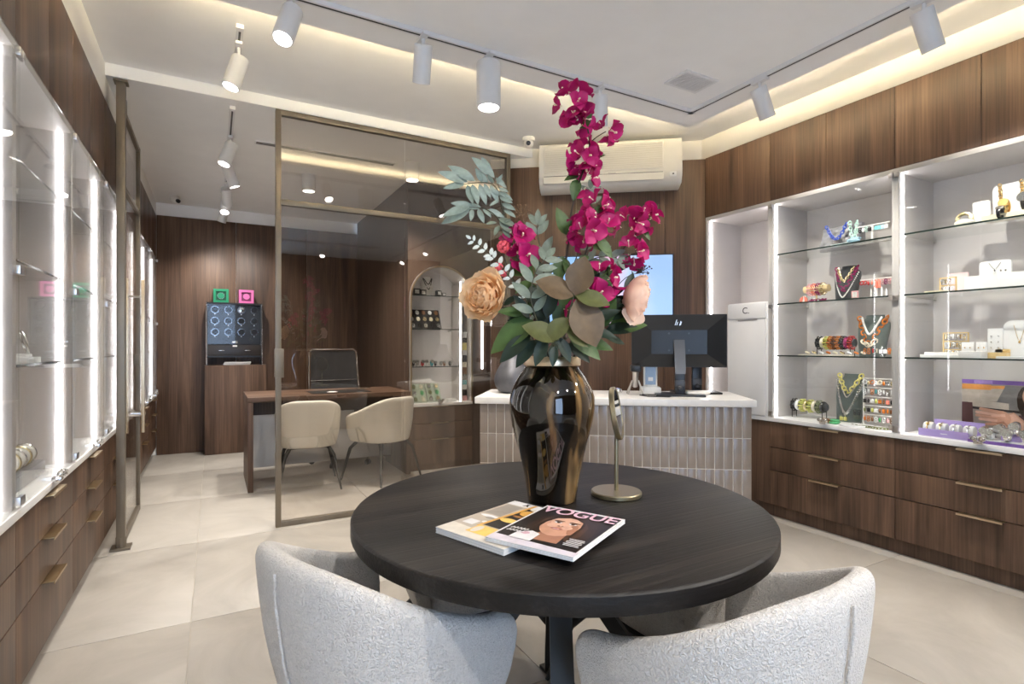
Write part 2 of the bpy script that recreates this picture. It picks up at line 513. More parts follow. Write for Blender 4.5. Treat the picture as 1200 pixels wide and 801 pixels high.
def display_cabinet(label, loc, rotz, w, zl, zt, zw, handle, group=None, D=D_CAB, niche=False, doors=2, drawers=True, bottoms=(.09, .33, .492)):
    t = thing('display_cabinet', label, 'cabinet', loc, rotz, group)
    zd = zl - .032
    MB().box(.002, w - .002, .022, D, .092, zd - .001).build('carcass', M['walnut'], t)
    MB().box(0, w, .045, .10, 0, .09).build('plinth', M['walnut'], t)
    if drawers:
        lv = list(bottoms) + [zd]
        for k in range(3):
            d = MB().box(.0015, w - .0015, 0, .02, lv[k] + .0015, lv[k + 1] - .0035, bev=.0008).build('drawer', M['walnut'], t)
            link('handle', handle, d, (w / 2, 0, lv[k + 1] - .0005))
    else:
        MB().box(.0015, w - .0015, 0, .02, .0915, zd - .003, bev=.0008).build('front_panel', M['walnut'], t)
    MB().box(0, w, -.012, D, zl - .028, zl, bev=.002).build('ledge', M['white'], t)
    MB().box(.018, w - .018, D - .02, D, zl, zt).build('back_panel', M['carcass'], t)
    for x0, x1 in ((0, .018), (w - .018, w)):
        MB().box(x0, x1, .004, D, zl, zt, bev=.0008).build('side_panel', M['carcass'], t)
    MB().box(0, w, .002, D, zt, zt + .028, bev=.0008).build('top_panel', M['carcass'], t)
    for x0, x1 in ((.018, .025), (w - .025, w - .018)):
        MB().box(x0, x1, .034, .047, zl + .002, zt - .002).build('led_strip', M['led'], t)
    if not niche:
        for z in SHELVES:
            sh = MB().box(.021, w - .021, .036, D - .022, z - .008, z, 0).build('glass_shelf', [M['glass']], t)
            MB().box(.021, w - .021, .0345, .0362, z - .0085, z + .0005).build('front_edge', M['glass_edge'], sh)
            for x in (.032, w - .032):
                MB().cyl((x, .05, z - .014), (x, D - .03, z - .014), .003, seg=6).ball((x, D - .035, z - .014), .009, 8, 6).build('bracket', M['steel'], sh)
        dw = w / doors
        for k in range(doors):
            g = MB().box(k * dw + .002, (k + 1) * dw - .0015, -.010, -.004, zl + .004, zt + .012).build('glass_door', M['glass'], t)
            hx = .014 if k == 0 else w - .014
            for z in (zl + .028, (zl + zt) / 2 + .03, zt - .012):
                link('hinge', HINGE, g, (hx, -.008, z))
        link('lock', LOCK, t, (w / 2, -.010, zl))
    n = max(1, round(w / .4))
    MB().box(.002, w - .002, .022, D, zt + .029, zw - .002).build('upper_carcass', M['walnut'], t)
    for k in range(n):
        MB().box(k * w / n + .0015, (k + 1) * w / n - .0015, 0, .02, zt + .030, zw, bev=.0008).build('upper_door', M['walnut'], t)
    return t

# left run (fronts face +X); local x runs away from the camera
lefts = ['nearest cut-off glass display cabinet on the left wall', 'left wall glass cabinet holding the grey tray of white watch cuffs',
         'left wall glass cabinet just before the open glass door', 'left wall glass cabinet directly behind the open glass door',
         'second left wall glass cabinet behind the open door', 'third left wall glass cabinet beyond the open door',
         'last left wall glass cabinet touching the walnut office wall']
yy = 1.47
for k, lb in enumerate(lefts):
    display_cabinet(lb, (XL, yy, 0), R(90), .80 if k < 6 else .805, .68, 2.142, 2.63, HANDLE_L, 'glass display cabinets along the left wall')
    yy += .80
# right run (fronts face -X); local x runs towards the camera
YR1, YR2 = 2.465, 1.665
display_cabinet('open lit niche cabinet with a white locker inside, right wall corner', (XR, 3.035, 0), R(-90), .57, .70, 2.19, 2.69, HANDLE_R, 'cabinets along the right wall', niche=True, drawers=False)
display_cabinet('right wall glass cabinet full of colourful chain necklaces', (XR, YR1, 0), R(-90), .80, .70, 2.19, 2.69, HANDLE_R, 'cabinets along the right wall')
display_cabinet('right wall glass cabinet with white cards, watches and a poster', (XR, YR2, 0), R(-90), .80, .70, 2.19, 2.69, HANDLE_R, 'cabinets along the right wall')

# white locker standing in the niche
lk = thing('locker', 'white metal locker with a small C on its door, in the niche', 'locker', (XR - .02, 2.81, .70), R(-90))
MB().box(0, .33, .014, .36, 0, .815, bev=.006).build('body', M['white'], lk)
MB().box(.006, .324, 0, .0135, .008, .69, bev=.003).build('door', M['white'], lk)
MB().box(.006, .324, 0, .0135, .698, .807, bev=.003).build('top_panel', M['white'], lk)
MB().box(.10, .26, -.003, 0, .683, .690).build('grip', M['steel'], lk)
text('letter_mark', 'C.', .065, M['black'], lk, Matrix.Translation((.165, -.001, .755)) @ Matrix.Rotation(R(90), 4, 'X'))

# ------------------------------------------------------------------ arched cabinet in the office
ar = thing('arched_cabinet', 'arched glass display cabinet with three walnut drawers in the office', 'cabinet', (1.637, 4.97, 0), 0)
AW, ZA, SP = .645, .645, 1.655
AR = AW / 2
def arch(r, z0, zs, n=20):
    return [(AR - r, z0)] + [(AR - r * cos(pi * k / n), zs + r * sin(pi * k / n)) for k in range(n + 1)] + [(AR + r, z0)]
MB().box(.002, AW - .002, .022, .34, .0, ZA - .032).build('carcass', M['walnut'], ar)
for k, (a, b) in enumerate(((.06, .30), (.30, .455), (.455, ZA - .03))):
    d = MB().box(.0015, AW - .0015, 0, .02, a + .0015, b - .003, bev=.0008).build('drawer', M['walnut'], ar)
    MB().box(.21, .38, -.034, .01, b - .004, b, bev=.001).build('handle', M['champagne'], d)
MB().box(0, AW, -.012, .34, ZA - .028, ZA, bev=.002).build('ledge', M['white'], ar)
MB().prism(arch(AR - .012, ZA, SP), .32, .34).build('back_panel', M['carcass'], ar)
def arch_band(r0, r1, y0, y1, mi=0):
    a = arch(r0, ZA, SP); b = arch(r1, ZA, SP)
    bm = MB()
    bm.rings([[(p[0], y0, p[1]) for p in a], [(p[0], y1, p[1]) for p in a], [(p[0], y1, p[1]) for p in b], [(p[0], y0, p[1]) for p in b]], mi, close_u=False, close_v=True)
    return bm
arch_band(AR, AR - .014, .002, .34).build('side_panel', M['carcass'], ar)
arch_band(AR + .002, AR - .012, -.016, .001).build('arch_frame', M['champagne'], ar)
g = MB().prism(arch(AR - .0125, ZA + .004, SP), -.010, -.005).build('glass_door', M['glass'], ar)
MB().box(-.001, .022, -.022, -.004, 1.44, 1.47).build('hinge', M['steel'], g)
MB().box(-.001, .022, -.022, -.004, .70, .73).build('hinge', M['steel'], g)
link('lock', LOCK, ar, (AR - .03, -.012, ZA))
MB().box(AW - .11, AW - .098, .05, .062, ZA + .002, SP + .19).build('led_strip', M['led'], ar)
MB().box(AW - .097, AW - .085, .05, .30, ZA + .001, SP + .17).build('divider', M['carcass'], ar)
for z in (1.0, 1.365, 1.69):
    hw = .018 if z < SP else .022
    sh = MB().box(hw, AW - .115, .02, .315, z - .008, z).build('glass_shelf', [M['glass']], ar)
    MB().box(hw, AW - .115, .0185, .020, z - .008, z).build('front_edge', M['glass_edge'], sh)
    MB().cyl((AW - .13, .03, z - .013), (AW - .13, .31, z - .013), .003, seg=6).ball((AW - .13, .30, z - .013), .008, 8, 6).build('bracket', M['steel'], sh)
# upright light on the panelled wall right of it
tl = tag(MB().box(2.394, 2.407, 4.976, 4.9915, .965, 1.46).build('wall_light', M['led']), 'thin upright light bar on the dark panelled wall beside the arch', 'light')

# ================================================================== RECEPTION COUNTER
CT = Matrix.Translation((2.78, 2.0875, 0)) @ Matrix.Rotation(R(-36.3), 4, 'Z')
rc = thing('reception_counter', 'reception counter clad in upright taupe tiles under a white top', 'counter', (2.78, 2.0875, 0), R(-36.3))
CL = 1.675
MB().box(-CL + .03, -.02, .025, .58, 0, .838).build('body', M['tile_grout'], rc)
MB().box(-CL, .006, 0, .62, .840, .880, bev=.003).build('worktop', M['worktop'], rc)
TW, TN = .0526, 31
tile_h = (.182, .182, .182, .182)
tb = {}
for r in range(5):
    z1 = .836 - r * .186; z0 = max(.004, z1 - .181)
    key = round(z1 - z0, 3)
    if key not in tb:
        hh = (z1 - z0) / 2
        me = MB().box(-TW / 2 + .0023, TW / 2 - .0023, -.0045, 0, -hh, hh, bev=.0010).mesh('tile'); me.materials.append(M['wall_tile']); tb[key] = me
    for k in range(TN):
        link('tile', tb[key], rc, (-CL + .028 + TW * (k + .5), .026 + random.uniform(-.0006, .0006), (z0 + z1) / 2),
             (random.uniform(-.003, .003), 0, random.uniform(-.006, .006)))

# ================================================================== CEILING FITTINGS
def track(name, label, pts, z, w=.034, h=.022, group=None):
    t = thing(name, label, 'light track', (pts[0][0], pts[0][1], z), 0, group)
    o = Vector((pts[0][0], pts[0][1], 0))
    for a, b in zip(pts[:-1], pts[1:]):
        a = Vector((a[0], a[1], 0)) - o; b = Vector((b[0], b[1], 0)) - o
        d = (b - a); L = d.length; ang = atan2(d.y, d.x)
        Mx = Matrix.Translation(a) @ Matrix.Rotation(ang, 4, 'Z')
        MB().box(-w / 2, L + w / 2, -w / 2, w / 2, -h, 0, M=Mx).build('rail', M['fixture'], t)
        MB().box(.02, L - .02, -.0055, .0055, -h - .0006, -h + .0005, M=Mx).build('groove', M['black'], t)
    return t
ZT = Z_DROP - .022
track('light_track', 'white L-shaped light track under the dropped ceiling', [(DX0 + .2, 2.57), (2.77, 2.57), (2.77, -1.8)], Z_DROP)
track('light_track', 'added white cross track behind the viewer, carrying the fill spotlights', [(-.1, -.75), (2.3, -.75)], Z_DROP)  # unseen track, added only to carry the two fill spots
track('light_track', 'white light track running back along the office ceiling', [(.11, YP + .12), (.11, 6.95)], Z_OFF)
track('light_track', 'short white light track on the front ceiling before the office', [(.12, 3.12), (.12, 3.86)], Z_UP)

def spot(label, loc, aim, dia=.090, L=.178, group='white cylinder spotlights on the ceiling tracks', power=None, cone=75, on=True, drop=.065):
    """A track spotlight: adapter, stem, tilted can and its lens, with its own lamp."""
    t = thing('track_spotlight', label, 'spotlight', loc, 0, group)
    MB().box(-.016, .016, -.05, .05, -.016, 0, bev=.003).build('adapter', M['fixture'], t)
    MB().cyl((0, 0, -.016), (0, 0, -.016 - drop), .009, seg=10).build('stem', M['fixture'], t)
    d = (Vector(aim) - Vector(loc)).normalized()
    q = d.to_track_quat('-Z', 'Y').to_matrix().to_4x4()
    piv = Vector((0, 0, -.016 - drop))
    r = dia / 2
    top = .035
    Mx = Matrix.Translation(piv) @ q
    MB().lathe([(r * .55, top), (r * .96, top), (r, top - .004), (r, top - L + .003), (r * .93, top - L), (r * .86, top - L), (r * .80, top - L + .012)], 24, M=Mx).build('can', M['fixture'], t)
    MB().lathe([(r * .79, top - L + .010), (.001, top - L + .008)], 20, M=Mx).build('lens', M['lens'] if on else M['plastic'], t)
    if on:
        ld = bpy.data.lights.new('lamp', 'SPOT')
        ld.energy = 0.95 * (power if power is not None else SPOT_W)
        ld.color = (1, .94, .87)
        ld.spot_size = R(cone); ld.spot_blend = .75; ld.shadow_soft_size = .03
        lo = bpy.data.objects.new('lamp', ld); col.objects.link(lo)
        lo.parent = t
        lo.matrix_local = Mx @ Matrix.Translation((0, 0, top - L - .004))
    return t
SG = 'white cylinder spotlights on the ceiling tracks'
spot('white spotlight tilted to the left cabinets, first on the back track', (.30, 2.57, ZT), (-.35, 1.9, .5), power=16, cone=85)
spot('narrow white spotlight turned backwards, beside the largest white cylinder', (.912, 2.57, ZT), (1.25, 4.1, .2), power=36, cone=90)
sp = spot('largest white cylinder hanging straight down above the table vase', (1.275, 2.57, ZT), (1.275, 2.57, 0), dia=.128, L=.235, power=20, cone=110)
spot('white spotlight behind the magenta blossoms near the air conditioner', (2.015, 2.57, ZT), (2.5, 3.2, .9), power=22, cone=80)
spot('white spotlight on the right track above the necklace cabinet', (2.77, 2.054, ZT), (3.6, 2.05, 1.2), power=30, cone=85)
spot('white spotlight at upper right above the poster cabinet', (2.77, 1.228, ZT), (3.6, 1.1, 1.1), power=36, cone=85)
spot('added white fill spotlight on the right track nearest the shop front', (2.77, .2, ZT), (1.6, 1.2, .3), power=40, cone=90)  # unseen lamp, added as fill from outside the view
spot('added white fill spotlight on the right track behind the viewer', (2.77, -.9, ZT), (1.2, .6, .3), power=40, cone=90)  # another added fill lamp, never in view
spot('added white fill spotlight on the cross track behind the viewer, left of centre', (.35, -.75, ZT), (.5, 1.1, .4), power=40, cone=95)  # added fill, out of view, to brighten the chair fronts
spot('added white fill spotlight on the cross track behind the viewer, right of centre', (1.45, -.75, ZT), (1.0, .7, .5), power=40, cone=95)  # second added fill lamp for the chair fronts
spot('white spotlight hanging before the office door opening', (.12, 3.28, Z_UP - .022), (-.45, 3.1, .9), power=34, cone=85, drop=.09)
spot('first lit white spotlight on the office track behind the doorway', (.11, 4.55, ZT + .015), (-.55, 4.2, .7), power=30, cone=85)
spot('second white spotlight on the office track', (.11, 5.12, ZT + .015), (.9, 5.3, .6), power=30, cone=85)
spot('third white spotlight on the office track', (.11, 5.85, ZT + .015), (.3, 7.05, 1.5), power=30, cone=80)
spot('fourth white spotlight on the office track, facing the room', (.11, 6.24, ZT + .015), (-.1, 5.2, .5), power=24, cone=85)
spot('last white spotlight on the office track by the walnut wall', (.11, 6.62, ZT + .015), (-.3, 7.05, 1.2), power=16, cone=85)

for lb, x, y in (('added white cylinder fill light on the office ceiling above the visitor chairs', .77, 5.28), ('added white cylinder fill light on the office ceiling before the arched cabinet', 1.50, 4.50)):  # lamps added to brighten the desk and arched cabinet
    t = thing('fill_downlight', lb, 'downlight', (x, y, Z_OFF), 0, 'added cylinder fill lights in the office')
    MB().lathe([(.001, 0), (.058, 0), (.060, -.003), (.060, -.150), (.052, -.153), (.048, -.140)], 28).build('can', M['fixture'], t)
    MB().lathe([(.0478, -.141), (.001, -.138)], 24).build('lens', M['lens'], t)
    ld = bpy.data.lights.new('lamp', 'SPOT'); ld.energy = 60; ld.color = (1, .94, .87); ld.spot_size = R(125); ld.spot_blend = .8; ld.shadow_soft_size = .045
    lo = bpy.data.objects.new('lamp', ld); col.objects.link(lo); lo.parent = t; lo.location = (0, 0, -.158)

# office ceiling slot vent, ceiling grille, cameras
sv = thing('slot_vent', 'long narrow slot vent in the office ceiling', 'vent', (.28, 4.62, Z_OFF))
MB().box(0, 1.1, -.035, .035, -.006, 0).build('frame', M['fixture'], sv)
for k in range(2):
    MB().box(.01, 1.09, -.022 + k * .026, -.006 + k * .026, -.0075, -.0055).build('slot', M['dark_grey'], sv)
gv = thing('ceiling_vent', 'square grey grille set in the dropped ceiling above the counter', 'vent', (2.47, 2.29, Z_DROP), R(0))
MB().box(-.13, .13, -.09, -.075, -.008, 0).box(-.13, .13, .075, .09, -.008, 0).box(-.13, -.115, -.075, .075, -.008, 0).box(.115, .13, -.075, .075, -.008, 0).build('frame', M['fixture'], gv)
MB().box(-.115, .115, -.075, .075, -.002, 0).build('backing', M['dark_grey'], gv)
for k in range(12):
    MB().box(-.115, .115, -.072 + k * .0125, -.065 + k * .0125, -.008, -.002).build('slat', M['fixture'], gv)
dm = thing('dome_camera', 'small white dome camera on the ceiling beside the air conditioner', 'camera', (2.19, 3.70, Z_UP))
MB().lathe([(.001, 0), (.048, 0), (.048, -.02), (.044, -.026), (.001, -.026)], 24).build('base', M['plastic'], dm)
MB().ball((0, 0, -.045), .038, 18, 10).build('ball', M['plastic'], dm)
MB().lathe([(.018, 0), (.018, .008), (.001, .008)], 16, M=Matrix.Translation((-.02, -.030, -.054)) @ Vector((-.5, -.8, -.35)).to_track_quat('Z', 'Y').to_matrix().to_4x4()).build('lens', M['black'], dm)
bc = thing('bullet_camera', 'small white camera high in the left corner of the office', 'camera', (-.36, 6.72, Z_OFF))
MB().lathe([(.001, 0), (.045, 0), (.045, -.025), (.001, -.025)], 20).build('base', M['plastic'], bc)
MB().ball((.01, -.03, -.045), .040, 16, 10).build('ball', M['plastic'], bc)
MB().cyl((.03, -.055, -.055), (.042, -.075, -.065), .020, seg=14).build('lens', M['black'], bc)

# ------------------------------------------------------------------ air conditioner on the oblique wall
ac = thing('air_conditioner', 'long cream air conditioner high on the walnut back wall', 'air conditioner', WB @ Vector((-.225, 0, 2.45)), TH)
prof = [(-.002, .36), (-.15, .365), (-.19, .345), (-.205, .28), (-.215, .10), (-.205, .055), (-.17, .012), (-.06, 0), (-.002, 0)]
MB().prism([(p[0], p[1]) for p in prof], -1.10, 0, axis='x').build('casing', M['cream_plastic'], ac, ang=.8)
gr = MB().box(-1.06, -.14, -.217, -.205, .115, .325, bev=.003, M=Matrix.Translation((0, -.004, 0)) @ Matrix.Shear('XY', 4, (0, 0))).build('front_grille', M['cream_plastic'], ac)
for k in range(16):
    MB().box(-1.05, -.15, -.2228, -.2205, .125 + k * .0122, .131 + k * .0122).build('slat', mk('cream_grille', (.66, .61, .52), .5) if k == 0 else bpy.data.materials['cream_grille'], gr)
fl = MB().box(-1.065, -.14, -.225, -.200, .018, .078, bev=.004, M=Matrix.Translation((0, 0, .010))).build('louvre', M['cream_plastic'], ac)
MB().box(-1.06, -.145, -.2262, -.224, .083, .087).build('louvre_gap', M['dark_grey'], fl)
MB().box(-.095, -.045, -.223, -.212, .05, .085, bev=.003).build('display_panel', M['plastic'], ac)
MB().box(-.075, -.062, -.2245, -.2228, .062, .073).build('sensor', M['black'], ac)
MB().box(-.56, -.50, -.2200, -.2150, .093, .099).build('badge', M['steel'], ac)

# ------------------------------------------------------------------ television
tv = thing('television', 'wall television showing a pale blue and pink picture behind the flowers', 'television', WB @ Vector((-.263, 0, 1.365)), TH)
MB().box(-1.0, 0, -.055, -.015, 0, .57, bev=.004).build('casing', M['black'], tv)
MB().box(-.8, -.2, -.015, 0, .1, .45).build('wall_mount', M['black_matte'], tv)
def tv_mat():
    m, nt, N, L, P = nt_new('television_picture')
    tc = N.new('ShaderNodeTexCoord'); nz = N.new('ShaderNodeTexNoise'); nz.inputs['Scale'].default_value = 3.2
    L.new(tc.outputs['Object'], nz.inputs['Vector'])
    sx = N.new('ShaderNodeSeparateXYZ'); L.new(tc.outputs['Object'], sx.inputs[0])
    a = N.new('ShaderNodeMath'); a.operation = 'MULTIPLY_ADD'; a.inputs[1].default_value = 1.5; a.inputs[2].default_value = .95
    L.new(sx.outputs['X'], a.inputs[0])
    b = N.new('ShaderNodeMath'); b.operation = 'MULTIPLY_ADD'; b.inputs[1].default_value = .5; L.new(nz.outputs['Fac'], b.inputs[0]); L.new(a.outputs[0], b.inputs[2])
    rp = N.new('ShaderNodeValToRGB'); e = rp.color_ramp.elements
    e[0].position = .0; e[0].color = (.30, .55, .95, 1); e[1].position = 1; e[1].color = (.36, .56, .95, 1)
    for p, c in ((.25, (.45, .62, .95)), (.42, (.85, .52, .66)), (.55, (.80, .62, .85)), (.72, (.52, .66, .96))):
        k = e.new(p); k.color = c + (1,)
    L.new(b.outputs[0], rp.inputs['Fac']); L.new(rp.outputs['Color'], P.inputs['Emission Color'])
    P.inputs['Base Color'].default_value = (.01, .01, .01, 1); P.inputs['Roughness'].default_value = .2
    P.inputs['Emission Strength'].default_value = .42
    return m
MB().box(-.988, -.012, -.0562, -.054, .016, .560).build('screen', tv_mat(), tv)

# ================================================================== THINGS ON THE COUNTER
def on_counter(x, y, z=.8801):
    return CT @ Vector((x, y, z))
CR = R(-36.3)
# grey drop-shaped vase
tag(MB().lathe([(.001, 0), (.075, 0), (.105, .012), (.128, .05), (.134, .085), (.128, .12), (.108, .165), (.08, .21), (.055, .255), (.040, .30), (.036, .33), (.030, .335), (.028, .325), (.001, .30)], 36).build('vase', mk('pewter_glaze', (.10, .10, .11), .45, .5, var=.12, scale=25, bump=.3, bscale=120), None, on_counter(-CL + .20, .36)),
    'drop-shaped dark grey vase standing at the left end of the counter', 'vase')

def monitor(label, pos, rz, W, H, zb, logo):
    t = thing('monitor', label, 'monitor', pos, rz)
    # local -y is the side that faces the shop (the back of the screen)
    bev = MB()
    w2 = W / 2
    bev.box(-w2, w2, .028, .046, zb, zb + H, bev=.002)
    iw, i0, i1 = W * .29, zb + H * .25, zb + H * .70
    o = [(-w2 + .004, .028, zb + .004), (w2 - .004, .028, zb + .004), (w2 - .004, .028, zb + H - .004), (-w2 + .004, .028, zb + H - .004)]
    i = [(-iw, 0, i0), (iw, 0, i0), (iw, 0, i1), (-iw, 0, i1)]
    bev.rings([o, i], 0, True, False, False, True)
    bev.build('back_shell', M['black'], t, ang=.1)
    MB().box(-w2 + .008, w2 - .008, .0455, .047, zb + .012, zb + H - .008).build('screen', M['dark_grey'], t)
    n = MB()
    n.rings([[(-.034, -.012, zb + H * .52), (.034, -.012, zb + H * .52), (.034, -.002, zb + H * .52), (-.034, -.002, zb + H * .52)],
             [(-.030, -.055, zb + H * .0), (.036, -.055, zb + H * .0), (.036, -.035, zb + H * .0), (-.030, -.035, zb + H * .0)],
             [(-.028, -.062, zb - .04), (.034, -.062, zb - .04), (.034, -.040, zb - .04), (-.028, -.040, zb - .04)]])
    n.build('stand_cover', mk('gunmetal', (.12, .12, .125), .35, .8) if logo else M['black'], t)
    MB().box(-.032, .032, -.06, -.036, .012, zb - .03, bev=.004).build('stand_post', M['black'], t)
    MB().box(-.032, .032, -.065, -.033, .06, .10, bev=.004).ball((0, -.065, .05), (.016, .008, .016), 12, 8).build('cable_clip', M['dark_grey'], t)
    MB().box(-.15, .15, -.12, .10, 0, .012, bev=.004).build('base', M['black'], t)
    for sx in (-1, 1):
        for zz in (.32, .64):
            MB().cyl((sx * .062, .001, zb + H * zz), (sx * .062, -.003, zb + H * zz), .007, seg=12).build('screw', M['dark_grey'], t)
    if logo:
        b = MB()
        sh = Matrix.Translation((0, -.0, zb + H * .845))
        def st(x0, z0, x1, z1, wd=.0042):
            b.prism([(x0, z0), (x0 + wd, z0), (x1 + wd, z1), (x1, z1)], .0085, .0105)
        for s in (b,):
            st(-.026, -.014, -.0145, .022); st(-.0205, .008, -.012, .008, .005); st(-.0155, -.014, -.0090, .007)
            st(.000, -.024, .0105, .0085 + .004); st(.0085, -.012, .0150, .0085); st(.004, -.014, .0105, -.012, .005)
        o2 = b.build('logo', mk('silver_logo', (.75, .76, .78), .3, .6), t)
        o2.location = (0, 0, zb + H * .835)
    return t
monitor('large black monitor seen from behind with a silver logo', on_counter(-.385, .30), CR - R(4), .60, .345, .180, True)
# second screen hidden behind the first: only its stand shows
monitor('second black monitor, its stand showing right of the first one', on_counter(-.245, .50), CR + R(2), .40, .24, .22, False)
# barcode scanner in its stand
sc = thing('barcode_scanner', 'black and silver handheld scanner upright in its wire stand', 'scanner', on_counter(-.66, .33), CR)
MB().tube([(-.05, -.03, .004), (-.02, 0, .09), (.02, 0, .09), (.05, -.03, .004)], .006, 8).tube([(-.05, .05, .004), (-.02, 0, .09)], .006, 8).tube([(.05, .05, .004), (.02, 0, .09)], .006, 8).build('stand', M['steel'], sc)
MB().tube([(0, .02, .05), (0, -.005, .12), (0, -.02, .155)], [.017, .019, .022], 12).build('grip', M['steel'], sc)
MB().box(-.034, .034, -.065, .03, .15, .195, bev=.012).build('head', M['black'], sc)
# charging payment terminal
pm = thing('card_terminal', 'slim grey card terminal upright in a white charging base', 'payment terminal', on_counter(-.555, .40), CR)
MB().box(-.065, .065, -.06, .06, 0, .045, bev=.008).build('base', M['plastic'], pm)
MB().box(-.045, .045, -.012, .014, .04, .20, bev=.005).build('body', M['plastic'], pm)
MB().box(-.034, .034, -.0135, -.0115, .06, .19).build('face', mk('blue_grey_screen', (.20, .26, .34), .2), pm)
MB().box(-.016, .016, -.0145, -.013, .085, .11).build('sticker', M['paper'], pm)
tag(MB().lathe([(.001, 0), (.036, 0), (.040, .01), (.034, .026), (.020, .034), (.001, .035)], 24).build('paperweight', M['silver'], None, on_counter(-.775, .44)), 'small round silver paperweight left of the scanner on the counter', 'paperweight')
kb = tag(MB().lathe([(.001, 0), (.085, 0), (.088, .006), (.082, .016), (.001, .018)], 28, sy=.8).build('charging_pad', M['plastic'], None, on_counter(-.27, .29, .8922)), 'flat white round pad on the foot of the large monitor', 'charging pad')
cable = MB().tube([CT @ Vector(p) for p in ((-.62, .29, .883), (-.56, .25, .884), (-.50, .23, .884), (-.44, .20, .8835), (-.47, .14, .8835), (-.60, .16, .8835), (-.64, .24, .8835))], .0035, 8).build('cable', M['black'])
tag(cable, 'thin black cable looped in front of the scanner on the counter', 'cable')

# ================================================================== OFFICE
dk = thing('desk', 'walnut office desk with solid side panels behind the glass partition', 'desk', (.246, 4.90, 0))
DW, DD = 1.372, .72
MB().box(0, DW, 0, DD, .735, .775, bev=.0015).build('desktop', M['walnut_side'], dk)
MB().box(0, .04, .002, DD, 0, .7345, bev=.0015).build('side_panel', M['walnut'], dk)
MB().box(DW - .04, DW, .002, DD, 0, .7345, bev=.0015).build('side_panel', M['walnut'], dk)
MB().box(.041, DW - .041, .50, .52, .10, .58).build('modesty_panel', M['white'], dk)
MB().box(.041, DW - .041, .45, .47, .58, .734).build('rail', M['walnut_dark'], dk)
du = MB().box(.95, 1.325, .27, .44, .34, .60).build('drawer_unit', M['walnut_side'], dk)
MB().box(1.08, 1.2, .263, .27, .565, .573).build('handle', M['brass'], du)
tag(MB().box(-.26, .26, -.16, .16, 0, .004, bev=.001).build('desk_pad', M['black_matte'], None, (1.02, 5.18, .7755)), 'flat dark writing pad on the office desk', 'desk pad')
tag(MB().box(-.075, .075, -.008, .008, 0, .012, bev=.003).build('pen_tray', M['silver'], None, (1.30, 5.42, .7755), (0, 0, R(6))), 'slim silver pen tray on the right of the office desk', 'pen tray')
tag(MB().lathe([(.001, 0), (.045, 0), (.048, .006), (.030, .010), (.001, .011)], 24).build('saucer', M['white'], None, (.94, 5.06, .7803)), 'small white saucer on the pad of the office desk', 'saucer')

# pedestal and watch winder
pd = thing('pedestal', 'low walnut pedestal cabinet under the watch winder', 'pedestal', (-.085, 6.82, 0))
MB().box(0, .62, .012, .255, 0, .984, bev=.001).build('body', M['walnut'], pd)
MB().box(.002, .618, -.004, .0115, .002, .981, bev=.001).build('front_panel', M['walnut'], pd)
ww = thing('watch_winder', 'black twelve-watch winder cabinet with glass front on the pedestal', 'watch winder', (-.07, 6.86, .985))
WW, WH = .565, .70
MB().box(0, .012, 0, .21, 0, WH).box(WW - .012, WW, 0, .21, 0, WH).box(.012, WW - .012, 0, .21, WH - .02, WH).box(.012, WW - .012, .19, .21, .09, WH - .02).box(.012, WW - .012, .0, .19, .085, .10).build('case', M['black'], ww)
for x in (.004, WW - .004):
    MB().tube([(x, -.004, .01), (x, -.004, WH - .005)], .0045, 8).build('edge_trim', M['chrome'], ww)
drw = MB().box(.014, WW - .014, -.004, .18, .102, .225, bev=.002).build('drawer', mk('black_brown_wood', (.020, .015, .013), .35), ww)
for x in (.15, .41):
    MB().box(x - .028, x + .028, -.012, -.004, .160, .166, bev=.002).build('handle', M['silver'], drw)
MB().box(.014, WW - .014, .045, .06, .235, WH - .025).build('backboard', mk('dark_slate_panel', (.035, .038, .042), .35), ww)
cupm = MB().lathe([(.040, 0), (.040, -.012), (.034, -.014), (.030, -.004), (.001, -.002)], 22, M=Matrix.Rotation(R(-90), 4, 'X')).mesh('watch_cup'); cupm.materials.append(M['black'])
ringm = MB().torus((0, 0, 0), .038, .0022, 24, 6, M=Matrix.Rotation(R(90), 4, 'X')).mesh('ring'); ringm.materials.append(M['silver'])
litm = MB().box(-.004, .004, -.002, 0, -.004, .004).mesh('indicator'); litm.materials.append(M['plastic'])
for r in range(3):
    for c in range(4):
        x, z = .085 + c * .132, .62 - r * .125
        cu = link('watch_cup', cupm, ww, (x, .044, z), (pi, 0, 0) if False else None)
        link('ring', ringm, cu, (0, -.013, 0)); link('indicator', litm, cu, (0, -.002, -.050))
wd = MB().lathe([(.001, 0), (.030, 0), (.030, .012), (.024, .014), (.001, .014)], 22, M=Matrix.Rotation(R(90), 4, 'X')).build('dial', M['silver'], ww, (.085 + 2 * .132, .036, .62))
MB().box(WW / 2 - .022, WW / 2 + .022, -.0075, -.0045, .205, .222).build('badge', M['plastic'], ww)
MB().box(WW / 2 - .028, WW / 2 + .028, -.0075, -.0045, .245, .268, bev=.003).build('keypad', M['silver'], ww)
MB().box(.013, WW - .013, -.004, 0, .232, WH - .02).build('glass_door', M['case_glass'], ww)
st = thing('paper_stack', 'small stack of white brochures under the watch winder', 'paper stack', (.10, 6.875, .985))
for k in range(3):
    MB().box(0, .27, 0, .17, k * .011, k * .011 + .010, bev=.001).build('brochure', M['paper'], st, (k * .004, -k * .003, 0), (0, 0, R(1 - k)))
